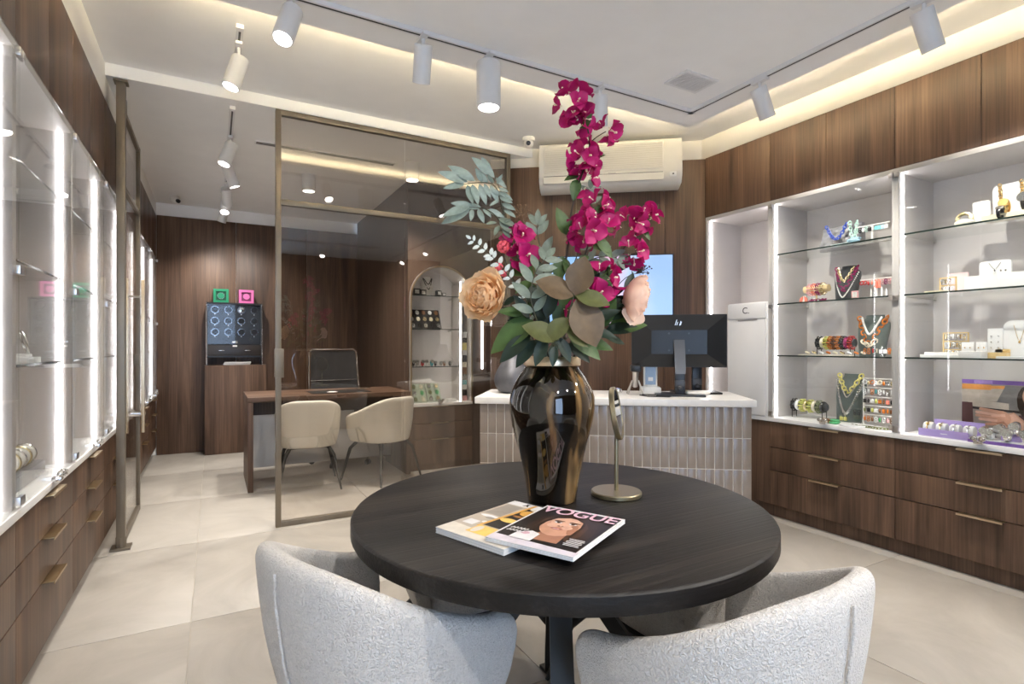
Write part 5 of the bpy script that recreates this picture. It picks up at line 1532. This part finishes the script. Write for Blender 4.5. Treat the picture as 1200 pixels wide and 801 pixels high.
# ---- ledge: tall bust, bracelet roll, rack of earrings
bb = bust('tall grey-green bust with yellow and silver chains on the cabinet ledge', RW(995, .23, ZS[0]), .315, .19, M['petrol_velvet'])
necklace('chunky yellow link chain on the tall bust', bb, on_bust(bb, .96, .36, .34), J['yellow'], .016, .012, .0042)
necklace('silver rope necklace close below the yellow chain', bb, on_bust(bb, .86, .30, .34, -.050), J['silver'], r=.0028, strand=True)
necklace('long silver chain reaching low on the tall bust', bb, on_bust(bb, .88, .46, .72, -.048), J['silver'], .007, .0055, .002)
necklace('second long silver strand on the tall bust', bb, on_bust(bb, .90, .43, .70, -.052), J['silver'], r=.0026, strand=True)
bracelet_roll('dark bracelet roll with yellow and black bracelets on the cabinet ledge', RW(948, .18, ZS[0]), .245, .085, ['black', 'white', 'lime', 'pale_gold', 'lime', 'cream', 'olive', 'black'], 'the ledge roll', 'bracelets on the ledge roll', .031)
for lb, px, ins, mt in (('dark brown bead bracelet lying on the ledge by the lock', 968, .06, 'brown'), ('green bead bracelet lying on the ledge', 978, .07, 'green')):
    tag(MB().torus((0, 0, .008), .026, .008, 16, 6, M=Matrix.Rotation(R(8), 4, 'X')).torus((.002, 0, .020), .022, .007, 16, 6).build('bracelet', J[mt], None, RW(px, ins, ZS[0] + .0015), (0, 0, RZ)), lb, 'bracelet')
p = RW(989, .12, ZS[0])
tag(MB().box(-.035, .035, -.010, .010, 0, .005).box(-.035, .035, .002, .006, .005, .06).build('earring_card', M['acrylic'], None, p, (0, 0, RZ)), 'clear acrylic earring holder before the tall bust', 'earring stand')
row(p, .05, .055, [('tile', 'yellow'), ('tile', 'yellow')], 'yellow tile earring before the tall bust', 'pair of yellow tile earrings', y=-.006)
p = RW(1005, .18, ZS[0])
tag(MB().box(-.03, .03, -.010, .010, 0, .005).box(-.03, .03, .002, .006, .005, .10).build('earring_card', M['acrylic'], None, p, (0, 0, RZ)), 'clear acrylic earring holder beside the earring rack', 'earring stand')
row(p, .05, .095, [('link', 'black'), ('link', 'black')], 'black link earring between bust and rack', 'pair of black link earrings', y=-.006)
p = RW(1030, .15, ZS[0])
earring_bar('white five-row earring rack at the right of the ledge', p, .185, .30, None, 5, RZ, False, .056, 'earring_rack')
rows5 = [['white', 'pale_gold', 'amber', 'white', 'cream', 'amber', 'silver', 'pale_gold'], ['white', 'white', 'amber', 'teal', 'white', 'white', 'silver', 'white'], ['black', 'black', 'white', 'lime', 'amber', 'brown', 'coral', 'black'], ['olive', 'black', 'lime', 'white', 'brown', 'amber', 'amber', 'tortoise'], ['amber', 'amber', 'brown', 'white', 'green', 'white', 'rose', 'brown']]
nth = ('top', 'second', 'third', 'fourth', 'lowest')
for r_, cs in enumerate(rows5):
    kinds = (('hoop', 'drop'), ('link', 'bar'), ('tile', 'drop'), ('drop', 'tile'), ('drop', 'link'))[r_]
    row(p, .175, .297 - .056 * r_ - .006, [(kinds[k % 2], c) for k, c in enumerate(cs)], '%s on the ' + nth[r_] + ' row of the white rack', 'earrings on the ' + nth[r_] + ' rack row')
t = thing('necklace', 'long green and white bead chain strewn along the front of the ledge', 'necklace', RW(1015, .05, ZS[0]), RZ)
chain_mb([(-.10, .02, .005), (-.05, -.005, .006), (.0, .015, .006), (.06, .004, .006), (.12, .025, .006)], .012, .008, .003).build('chain', J['olive'], t)
tag(MB().lathe([(.001, 0), (.075, 0), (.078, .004), (.074, .012), (.001, .012)], 28).build('display_disc', M['white'], None, RW(1000, .065, ZS[0]), None), 'flat white display disc at the front of the ledge', 'tray')

# ---- card cabinet
def board(label, pos, w, h, th, mat, rz=RZ, lean=0.0, r=.012, name='display_card', group=None, cat='display card'):
    """Rounded upright board with its shape in the local x-z plane."""
    pts = []
    for cx, cz, a0 in ((w / 2 - r, h - r, 0), (-w / 2 + r, h - r, 90)):
        for k in range(6):
            a = R(a0 + 18 * k); pts.append((cx + r * cos(a), cz + r * sin(a)))
    pts += [(-w / 2, 0), (w / 2, 0)]
    t = thing(name, label, cat, pos, rz, group)
    o = MB().prism(pts, 0, th).build('board', mat, t)
    o.rotation_euler = (-lean, 0, 0)
    return t
def thin_chain(label, pos, w, drop, z0, mat, rz=RZ, y=-.003, lean=0, pend=True, group=None):
    t = thing('necklace', label, 'necklace', pos, rz, group)
    MB().tube([(x, y_, z) for x, y_, z in vpath(w, drop, 16, z0, y)], .0011, 5).build('chain', mat, t)
    if pend: MB().ball((0, y - .002, z0 - drop - .006), (.005, .002, .006), 8, 5).build('pendant', mat, t)
    return t
# top shelf
tag(MB().ball((0, 0, .022), (.045, .03, .02), 16, 8).box(-.03, .03, -.02, .02, 0, .006).build('cushion', M['pink_card'] if False else jm('ivory', (.80, .76, .66), .6, 0, .04), None, RW(1130, .12, ZS[3]), (0, 0, RZ)), 'small ivory cushion on the top shelf of the card cabinet', 'cushion')
tag(MB().torus((0, 0, 0), .030, .010, 20, 7, M=Matrix.Rotation(R(80), 4, 'Y') @ Matrix.Rotation(R(10), 4, 'X')).build('bracelet', J['pale_gold'], None, RW(1130, .12, ZS[3] + .042), (0, 0, RZ - R(70))), 'wide pale gold bracelet on the ivory cushion', 'bracelet')
board('white necklace card on the top shelf of the card cabinet', RW(1151, .15, ZS[3]), .075, .125, .01, M['white'], lean=-.12)
thin_chain('fine gold necklace on the narrow white top-shelf card', RW(1151, .147, ZS[3]), .022, .05, .112, J['gold'], y=.006)
board('large rounded white board with gold chains on the top shelf', RW(1192, .20, ZS[3]), .19, .20, .02, M['white'], lean=-.12, r=.03)
for k, x in enumerate((-.062, .025)):
    t = thing('necklace', ('first' if k == 0 else 'second') + ' flat gold chain hanging down the large white board', 'necklace', RW(1192, .195, ZS[3]), RZ)
    o = chain_mb([(x, 0, .196), (x + .004, 0, .02)], .009, .007, .0026).build('chain', J['gold'], t); o.rotation_euler = (.12, 0, 0); o.location = (0, .0, 0)
wp = RW(1186, .11, ZS[3])
tag(MB().box(-.11, .11, -.04, .04, 0, .03, bev=.002).build('display_block', jm('ivory_block', (.80, .70, .50), .5, 0, .04), None, wp, (0, 0, RZ)), 'long ivory block under the watches, top shelf', 'display block')
def watch(label, pos, strap, case, dial, rz=RZ, s=1.0, lean=.35, group=None):
    t = thing('wristwatch', label, 'watch', pos, rz, group)
    Mx = Matrix.Translation((0, 0, .030 * s)) @ Matrix.Rotation(-lean, 4, 'X')
    MB().torus((0, 0, 0), .026 * s, .004 * s, 20, 6, M=Mx @ Matrix.Rotation(R(90), 4, 'Y') @ Matrix.Diagonal((1, 1, 2.2, 1))).build('strap', strap, t)
    C = Mx @ Matrix.Translation((0, -.027 * s, .004 * s)) @ Matrix.Rotation(R(90), 4, 'X')
    MB().lathe([(.001, -.004 * s), (.0165 * s, -.004 * s), (.018 * s, 0), (.0165 * s, .004 * s), (.0145 * s, .004 * s)], 20, M=C).build('case', case, t)
    MB().lathe([(.0146 * s, .0036 * s), (.001, .0036 * s)], 18, M=C).build('dial', dial, t)
    return t
watch('gold watch on the ivory block, top shelf', wp + Vector((0, .025, .0305)), J['gold'], J['gold'], J['brown'], s=1.25)
watch('black and gold watch on the ivory block, top shelf', wp + Vector((0, -.055, .0305)), J['black'], J['black'], J['gold'], s=1.5)
watch('black strap watch lying before the ivory block', RW(1172, .05, ZS[3]), J['black'], M['steel'], J['black'], s=1.0, lean=1.1)
# second shelf
def gold_frame(label, pos, w, h, rows_, lbl, group, fill):
    t = thing('gold_earring_stand', label, 'earring stand', pos, RZ)
    for x in (-w / 2, w / 2): MB().box(x - .003, x + .003, -.004, .004, 0, h).build('post', M['gold'], t)
    for k in range(rows_ + 1): MB().box(-w / 2, w / 2, -.004, .004, h * k / rows_ - (.006 if k else 0), h * k / rows_ + (0 if k else .006)).build('bar', M['gold'], t)
    for r_ in range(rows_):
        n = len(fill[r_])
        for k, c in enumerate(fill[r_]):
            hang(Vector(pos), -w / 2 * .86 + w * .86 * (k + .5) / n, -.006, h * (r_ + 1) / rows_ - .006, 'link' if (k + r_) % 2 else 'bar', c, '%s earring, %s from the left on the %s bar of the %s' % (c.replace('_', ' '), ORD[k], ('lowest', 'middle', 'top')[r_ if rows_ == 3 else r_ * 2], lbl), group)
    return t
gold_frame('small gold two-row earring frame on the second shelf', RW(1111, .14, ZS[2]), .075, .085, 2, 'small gold frame', 'earrings on the small gold frame', [['silver', 'white', 'silver', 'white'], ['silver', 'pale_gold', 'silver', 'white']])
board('blush pink card behind the small gold frame', RW(1122, .24, ZS[2]), .10, .115, .006, M['pink_card'], r=.003)
board('white earring card beside the pink card', RW(1140, .20, ZS[2]), .075, .085, .006, M['white'], r=.003)
wb_ = RW(1166, .19, ZS[2])
board('tall rounded white jewellery board on the second shelf', wb_, .135, .155, .012, M['white'], r=.015)
thin_chain('fine silver necklace on the tall white board', wb_, .025, .035, .145, J['silver'], y=-.002)
for k, (x, z) in enumerate(((.025, .10), (.045, .10), (.028, .082), (.046, .084), (.03, .065), (.018, .038), (-.02, .006), (.052, .055))):
    tag(MB().lathe([(.001, 0), (.005, 0), (.004, .004), (.001, .005)], 8, M=Matrix.Rotation(R(90), 4, 'X')).build('stud_earring', J['silver'], None, wb_ + Matrix.Rotation(RZ, 3, 'Z') @ Vector((x, -.0003, z)), (0, 0, RZ)), ORD[k] + ' tiny silver stud from the top on the tall white board', 'earring', 'stud earrings on the tall white board')
tag(MB().box(-.07, .07, -.03, .03, 0, .085, bev=.002).build('display_block', M['white'], None, RW(1192, .20, ZS[2]), (0, 0, RZ)), 'white block at the right of the tall white board', 'display block')
tag(MB().box(-.05, .05, -.02, .02, 0, .008, bev=.002).build('display_tray', jm('pale_gold_tray', (.75, .68, .5), .4, 0, .05), None, RW(1097, .06, ZS[2]), (0, 0, RZ)), 'low cream tray at the left end of the second shelf', 'tray')
# third shelf
gold_frame('gold three-row earring frame on the third shelf', RW(1120, .20, ZS[1]), .115, .14, 3, 'larger gold frame', 'earrings on the larger gold frame', [['pale_gold', 'white', 'gold', 'white', 'white', 'gold'], ['white', 'gold', 'silver', 'gold', 'pale_gold', 'white'], ['pale_gold', 'silver', 'white', 'silver', 'gold', 'pale_gold']])
tag(MB().box(-.09, .09, -.04, .04, 0, .016, bev=.002).box(-.075, .09, -.025, .04, .016, .030, bev=.002).build('display_block', M['white'], None, RW(1104, .10, ZS[1]), (0, 0, RZ)), 'low stepped white block before the gold frame', 'display block')
tag(MB().box(-.05, .05, -.035, .035, 0, .036, bev=.002).build('display_block', M['white'], None, RW(1140, .07, ZS[1]), (0, 0, RZ)), 'white box block with a grey slot on the third shelf', 'display block')
for k, (px, ins, w_, h_, lb) in enumerate(((1134, .17, .055, .085, 'square white earring card behind the white box block'), (1150, .14, .045, .085, 'white earring card beside the ring tower'))):
    q = RW(px, ins, ZS[1]); board(lb, q, w_, h_, .006, M['white'], r=.002)
    for i in range(4):
        tag(MB().ball((0, 0, 0), .0035, 7, 5).build('stud_earring', J['gold'], None, q + Vector((-.003, .012 * (1 if i % 2 else -1), .025 + .03 * (i // 2)))), ('lower left', 'lower right', 'upper left', 'upper right')[(i // 2) * 2 + (i % 2)] + ' gold stud on the ' + lb, 'earring', 'gold studs on small card %s' % ('one' if k == 0 else 'two'))
q = RW(1166, .15, ZS[1])
board('tall white earring tower card standing on the gold block', q + Vector((0, 0, .0305)), .062, .125, .008, M['white'], r=.002)
for i in range(6):
    tag(MB().ball((0, 0, 0), .004, 7, 5).build('stud_earring', J['silver'], None, q + Vector((-.0035, .015 * (1 if i % 2 else -1), .055 + .03 * (i // 2)))), ('lower left', 'lower right', 'middle left', 'middle right', 'upper left', 'upper right')[i] + ' silver stud on the tall white tower card', 'earring', 'studs on the tower card')
tag(MB().box(-.06, .06, -.04, .06, 0, .030, bev=.001).box(-.0, .06, .0, .06, .030, .048, bev=.001).build('display_block', M['gold'], None, q, (0, 0, RZ)), 'stepped gold block under the tower card', 'display block')
q = RW(1195, .16, ZS[1])
board('large rounded white necklace board at the right of the third shelf', q, .13, .195, .02, M['white'], r=.035)
thin_chain('fine gold necklace with drop pendant on the large third-shelf board', q, .022, .08, .17, J['gold'], y=-.002)
tag(MB().box(-.06, .06, -.05, .05, 0, .012, bev=.002).build('display_tray', M['white'], None, RW(1190, .06, ZS[1]), (0, 0, RZ)), 'flat white tray before the large necklace board', 'tray')
# ledge: poster, lilac tray with white cuffs, purple platform with watches
po = thing('poster', 'glossy poster of a woman joining her hands, behind the watches', 'poster', RW(1127, .23, ZS[0] + .0002), RZ)
PWd, PH = .34, .315
MB().box(0, PWd, .004, .016, 0, PH, bev=.001).build('board', M['black'], po)
PMX = Matrix.Translation((0, .0036, 0)) @ Matrix.Rotation(R(90), 4, 'X')
def px_(pts): return [(a * PWd, b_ * PH) for a, b_ in pts]
def el(cx, cy, rx, ry, rot=0): return [(x, y) for x, y in ellipse(cx * PWd, cy * PH, rx * PWd, ry * PH, 18, rot)]
def finger(x0, y0, x1, y1, w_):
    a = Vector((x0 * PWd, y0 * PH)); b_ = Vector((x1 * PWd, y1 * PH)); d = (b_ - a).normalized(); n_ = Vector((-d.y, d.x)) * w_ * PH
    out = [tuple(a - n_), tuple(b_ - n_ * .8)]
    for k in range(1, 5): 
        an = pi * k / 5; out.append(tuple(b_ - n_ * .8 * cos(an) + d * w_ * PH * .8 * sin(an)))
    return out + [tuple(b_ + n_ * .8), tuple(a + n_)]
LY = [('warm_grey', px_([(0, 0), (1, 0), (1, 1), (0, 1)])), ('beige', px_([(0, .60), (.55, .66), (.55, .86), (0, .84)])), ('orange', px_([(0, .84), (.55, .86), (.55, .91), (0, .90)])), ('purple', px_([(0, .93), (1, .93), (1, 1), (0, 1)])), ('violet', px_([(.16, .935), (.40, .935), (.40, .995), (.16, .995)])), ('orange', px_([(0, .83), (.38, .83), (.38, .92), (0, .92)])),
      ('grey', px_([(.40, .50), (1, .50), (1, .92), (.56, .92)])), ('beige', px_([(.08, .54), (.6, .50), (.6, .62), (.08, .66)])), ('dark', px_([(.14, .49), (1, .46), (1, .50), (.14, .53)])), ('maroon', px_([(0, .05), (.16, .05), (.14, .60), (0, .60)])), ('grey', px_([(0, 0), (.6, 0), (.6, .05), (0, .05)])),
      ('maroon', px_([(.60, .0), (1, 0), (1, .46), (.72, .44)])), ('hair', el(.90, .62, .20, .34, .2)), ('hair_light', el(1.0 - .12, .35, .10, .30, .2)), ('skin', el(.88, .72, .115, .20, .2)), ('skin_light', el(.88, .80, .09, .10)), ('skin_shade', el(.95, .68, .04, .14, .2)),
      ('brow', el(.83, .735, .035, .012, .2)), ('brow', el(.92, .75, .03, .012, .1)), ('brow', el(.83, .705, .022, .012)), ('brow', el(.92, .715, .02, .012)), ('lip', el(.865, .585, .035, .014, .1)), ('skin_shade', el(.872, .645, .018, .012)),
      ('skin', px_([(.50, .30), (.56, .22), (.86, -.0 + .02), (1, .02), (1, .16), (.78, .36), (.66, .48), (.56, .44)])), ('skin_light', px_([(.56, .40), (.60, .30), (.84, .10), (.96, .12), (.76, .34), (.66, .46)])),
      ('skin', el(.50, .36, .13, .13, .3)), ('skin', finger(.50, .46, .25, .50, .030)), ('skin_light', finger(.46, .42, .20, .44, .030)), ('skin', finger(.46, .37, .20, .385, .030)), ('skin_light', finger(.46, .32, .24, .325, .028)), ('skin', finger(.50, .27, .32, .245, .028)), ('skin_shade', finger(.46, .44, .26, .465, .004)), ('skin_shade', finger(.46, .395, .24, .405, .004)), ('skin_shade', finger(.46, .345, .26, .355, .004)), ('skin_shade', finger(.48, .29, .30, .285, .004)), ('skin_light', finger(.56, .42, .40, .40, .026)), ('skin_shade', px_([(.44, .28), (.52, .22), (.60, .24), (.54, .32)]))]
printed('picture', po, LY, 0, .00008, PMX)
tr = thing('cuff_tray', 'lilac open tray with a row of white bracelet cuffs on the ledge', 'tray', RW(1113, .105, ZS[0]), RZ)
MB().box(-.125, .105, -.055, .045, 0, .012, bev=.001).box(-.125, .105, -.058, -.050, 0, .040, bev=.001).build('tray', M['lilac'], tr)
MB().rings([[(-.10, .046, 0), (.13, .046, 0), (.13, .052, 0), (-.10, .052, 0)], [(-.10, .066, .085), (.13, .066, .085), (.13, .072, .085), (-.10, .072, .085)]]).build('lid', M['lilac'], tr)
MB().box(-.02, .012, -.0592, -.0581, .018, .022).build('mark', M['white'], tr)
for k in range(4):
    x = -.095 + .062 * k
    c = tag(MB().lathe([(.001, -.022), (.026, -.022), (.029, -.018), (.029, .018), (.026, .022), (.001, .022)], 20, M=Matrix.Rotation(R(90), 4, 'Y')).build('bracelet_pillow', M['white'], None, RW(1113, .105, ZS[0] + .043) + Vector((0, -x, 0)), (0, 0, RZ)), 'white round bracelet pillow, %s in the lilac tray' % ('first', 'second', 'third', 'fourth')[k], 'bracelet pillow', 'white pillows in the lilac tray')
    tag(MB().torus((0, 0, 0), .030, .0035, 20, 6, M=Matrix.Rotation(R(90), 4, 'Y')).ball((0, -.024, .021), (.010, .006, .008), 8, 6).build('bracelet', J[('gold', 'pale_gold', 'silver', 'silver')[k]], None, RW(1113, .105, ZS[0] + .043) + Vector((0, -x, 0)), (0, 0, RZ)), '%s charm bracelet on the %s white pillow' % (('gold', 'pale gold', 'silver', 'bright silver')[k], ('first', 'second', 'third', 'fourth')[k]), 'bracelet', 'charm bracelets in the lilac tray')
pf = thing('watch_platform', 'purple-edged white platform carrying the ladies watches on the ledge', 'display platform', RW(1176, .085, ZS[0]), RZ)
MB().box(-.125, .15, -.065, .06, 0, .016, bev=.001).build('base', M['purple'], pf)
MB().box(-.122, .147, -.063, .058, .0161, .020).build('top', M['white'], pf)
MB().box(-.005, .07, -.015, .04, .0201, .045, bev=.001).build('step', M['lilac'], pf)
for k, (x, y, z, st_, di, s_) in enumerate(((-.075, .0, .0205, 'silver', 'teal', 1.05), (-.040, -.028, .0205, 'white', 'rose', 1.0), (-.02, .030, .0205, 'silver', 'white', 1.35), (.045, .012, .0455, 'silver', 'turquoise', 1.25), (.03, -.04, .0205, 'silver', 'white', 1.2), (.10, -.03, .0205, 'silver', 'sky', 1.2))):
    watch('%s watch with %s dial, %s on the purple platform' % (st_, di, ('first', 'second', 'third, at the back', 'fourth, raised', 'fifth, at the front', 'last')[k]), RW(1176, .085, ZS[0] + z) + Vector((y, -x, 0)), J[st_], J['silver'], J[di], s=s_, lean=.2, group='ladies watches on the purple platform')

# ---- left cabinets (fronts face +X)
LZ = R(90)
def LW(Y, inset, z): return Vector((XL - inset, Y, z))
tr = thing('cuff_tray', 'grey leather tray with white bracelet cuffs in the left cabinet', 'tray', LW(2.68, .110, .6803), LZ)
MB().box(-.20, .20, -.05, .06, 0, .055, bev=.003).build('base', jm('grey_leather', (.20, .20, .21), .5, 0, .08), tr)
MB().box(-.20, .20, -.054, -.0505, .004, .051).box(.018, .022, -.055, -.0545, .004, .051).build('front_edge', jm('light_grey_leather', (.34, .34, .36), .5, 0, .06), tr)
for k in range(4):
    tag(MB().lathe([(.001, -.02), (.034, -.02), (.037, -.016), (.037, .016), (.034, .02), (.001, .02)], 20, M=Matrix.Rotation(R(90), 4, 'Y')).build('bracelet_pillow', jm('pillow_white', (.78, .76, .72), .6, 0, .03), None, LW(2.60 + .066 * k, .105, .6803 + .093), (0, 0, LZ)), 'cream bracelet pillow, %s on the grey leather tray' % ('nearest', 'second', 'third', 'farthest')[k], 'bracelet pillow', 'pillows on the grey leather tray')
    tag(MB().torus((0, 0, 0), .038, .005, 20, 6, M=Matrix.Rotation(R(90), 4, 'Y')).build('bracelet', J['silver' if k % 2 else 'pale_gold'], None, LW(2.60 + .066 * k, .105, .6803 + .093), (0, 0, LZ)), '%s bracelet on the %s cream pillow' % ('silver' if k % 2 else 'pale gold', ('nearest', 'second', 'third', 'farthest')[k]), 'bracelet', 'bracelets on the grey leather tray')
tag(MB().box(-.05, .05, -.04, .04, 0, .022, bev=.002).box(-.02, .02, -.02, .02, .022, .034, bev=.002).build('display_block', M['white'], None, LW(2.74, .09, 1.1353), (0, 0, LZ)), 'white stepped block on the lower shelf of the left cabinet', 'display block')
tag(MB().torus((0, 0, 0), .045, .0045, 28, 7, M=Matrix.Rotation(R(75), 4, 'X') @ Matrix.Rotation(R(20), 4, 'Y')).build('bangle', J['silver'], None, LW(2.74, .09, 1.1353 + .079), (0, 0, LZ)), 'open silver bangle standing on the white block, left cabinet', 'bangle')
for k, (Y, w_, h_, lb) in enumerate(((3.36, .05, .075, 'white card with a small ring set in the third left cabinet'), (3.48, .05, .055, 'low white block beside the ring card, third left cabinet'), (4.12, .06, .07, 'white block behind the open glass door'), (4.98, .06, .06, 'white block in the cabinet beyond the glass door'), (5.90, .06, .07, 'white block in the next to last left cabinet'), (2.84, .04, .05, 'small white cube beside the grey leather tray'))):
    tag(MB().box(-w_, w_, -.03, .03, 0, h_ * .5, bev=.002).box(-w_ * .5, w_ * .5, -.01, .02, h_ * .5, h_, bev=.002).build('display_block', M['white'], None, LW(Y, .13, .6803), (0, 0, LZ)), lb, 'display block')
for k, Y in enumerate((2.27 + .05, )):
    pass

# ---- arched cabinet contents
AZ = (.6453, 1.0003, 1.3653, 1.6903)
def AC(x, y, z): return Vector((1.637 + x, 4.97 + y, z))
b2_ = bust('white necklace bust under the arch', AC(.235, .18, AZ[3]), .20, .13, M['white'], 0)
necklace('dark bead necklace on the white bust', b2_, on_bust(b2_, .90, .36, .55), J['black'], r=.0026, strand=True)
necklace('second dark bead necklace on the white bust', b2_, on_bust(b2_, .90, .30, .30), J['black'], r=.0022, strand=True)
for k, (x, w_, h_, lb) in enumerate(((.10, .035, .07, 'black ring box left under the arch'), (.165, .03, .06, 'black watch box before the white bust'), (.33, .025, .06, 'black ring box right of the white bust'), (.38, .02, .04, 'small dark box at the right under the arch'))):
    bx = thing('ring_box', lb, 'box', AC(x, .12, AZ[3]), 0)
    MB().box(-w_, w_, -.025, .03, 0, h_, bev=.002).build('body', M['black'], bx)
    MB().box(-w_ * .6, w_ * .6, -.0275, -.0255, h_ * .3, h_ * .8).build('insert', J['pearl'], bx)
def tilted_tray(label, x0, x1, y, z, h, depth, mat, cells, mats, lbl, group, lean=R(28)):
    t = thing('display_tray', label, 'tray', AC((x0 + x1) / 2, y, z), 0)
    w_ = (x1 - x0) / 2
    Mx = Matrix.Rotation(-lean, 4, 'X')
    MB().box(-w_, w_, 0, .018, 0, h, M=Mx).build('board', mat, t)
    MB().box(-w_, w_, .02, h * sin(lean) + .01, 0, .006).build('foot', mat, t)
    nx_, nz_ = cells
    for i in range(nx_):
        for j in range(nz_):
            px0 = -w_ + 2 * w_ * (i + .5) / nx_; pz = h * (j + .5) / nz_
            pos = AC((x0 + x1) / 2, y, z) + Mx.to_3x3() @ Vector((px0, -.006, pz))
            c = mats[(i * 3 + j * 2) % len(mats)]
            tag(MB().torus((0, 0, 0), .015, .005, 14, 6, M=Mx @ Matrix.Rotation(R(90), 4, 'X') @ Matrix.Diagonal((1, 1.25, 1, 1))).ball((0, -.003, 0), (.011, .004, .011), 9, 6).build('wristwatch' if group.startswith('watches') else 'brooch', J[c], None, pos),
                '%s %s, %s from the left in %s row of the %s' % (c.replace('_', ' '), 'watch' if group.startswith('watches') else 'brooch', ORD[i], ('the lowest', 'the middle', 'the top')[j], lbl), 'watch' if group.startswith('watches') else 'brooch', group)
tilted_tray('black slanted tray of watches, third shelf of the arched cabinet', .03, .36, .10, AZ[2], .22, .1, M['black'], (5, 3), ['silver', 'white', 'pale_gold', 'black', 'brown', 'cream'], 'black slanted tray', 'watches on the black slanted tray')
tilted_tray('left white-framed slanted tray at the bottom of the arched cabinet', .05, .20, .09, AZ[0] + .0012, .20, .1, jm('tray_sage', (.42, .48, .38), .4, 0, .15), (2, 3), ['olive', 'green', 'silver', 'cream'], 'left sage tray', 'brooches on the left sage tray')
tilted_tray('right white-framed slanted tray at the bottom of the arched cabinet', .225, .37, .13, AZ[0] + .0012, .20, .1, J['tray_sage'], (2, 3), ['silver', 'green', 'olive', 'pale_gold'], 'right sage tray', 'brooches on the right sage tray')
tag(MB().box(-.19, .19, -.05, .05, 0, .035, bev=.002).build('display_block', M['white'], None, AC(.27, .065, AZ[0])) if False else MB().box(-.045, .045, -.03, .03, 0, .03, bev=.002).build('display_block', M['white'], None, AC(.45, .08, AZ[0])), 'low white block right of the slanted trays', 'display block')
for k in range(9):
    c = ('black', 'silver', 'red', 'white', 'teal', 'black', 'silver', 'brown', 'black')[k]
    watch('%s strap watch, %s in the row on the second arched shelf' % (c, ('first', 'second', 'third', 'fourth', 'fifth', 'sixth', 'seventh', 'eighth', 'last')[k]), AC(.06 + .048 * k, .10 + .03 * (k % 2), AZ[1]), J[c], J['silver'], J['white' if k % 2 else 'black'], 0, 1.0 if k < 5 else .8, .5, 'watches along the second arched shelf')
for k, (c, h_) in enumerate((('rose', .05), ('black', .06), ('white', .05), ('teal', .045), ('black', .06), ('brown', .07), ('cream', .05), ('black', .07), ('white', .05), ('yellow', .075), ('black', .05), ('white', .06))):
    zz = ZA + .0005 + sum((.05, .06, .05, .045, .06, .07, .05, .07, .05, .075, .05, .06)[:k]) + k * .0006
    tag(MB().box(-.026, .026, -.10, .10, 0, h_, bev=.002).build('gift_box', J[c], None, AC(AW - .049, .18, zz)), '%s box, number %s from the bottom of the narrow stack in the arched cabinet' % (c, ('one', 'two', 'three', 'four', 'five', 'six', 'seven', 'eight', 'nine', 'ten', 'eleven', 'twelve')[k]), 'box', 'narrow stack of boxes in the arched cabinet')
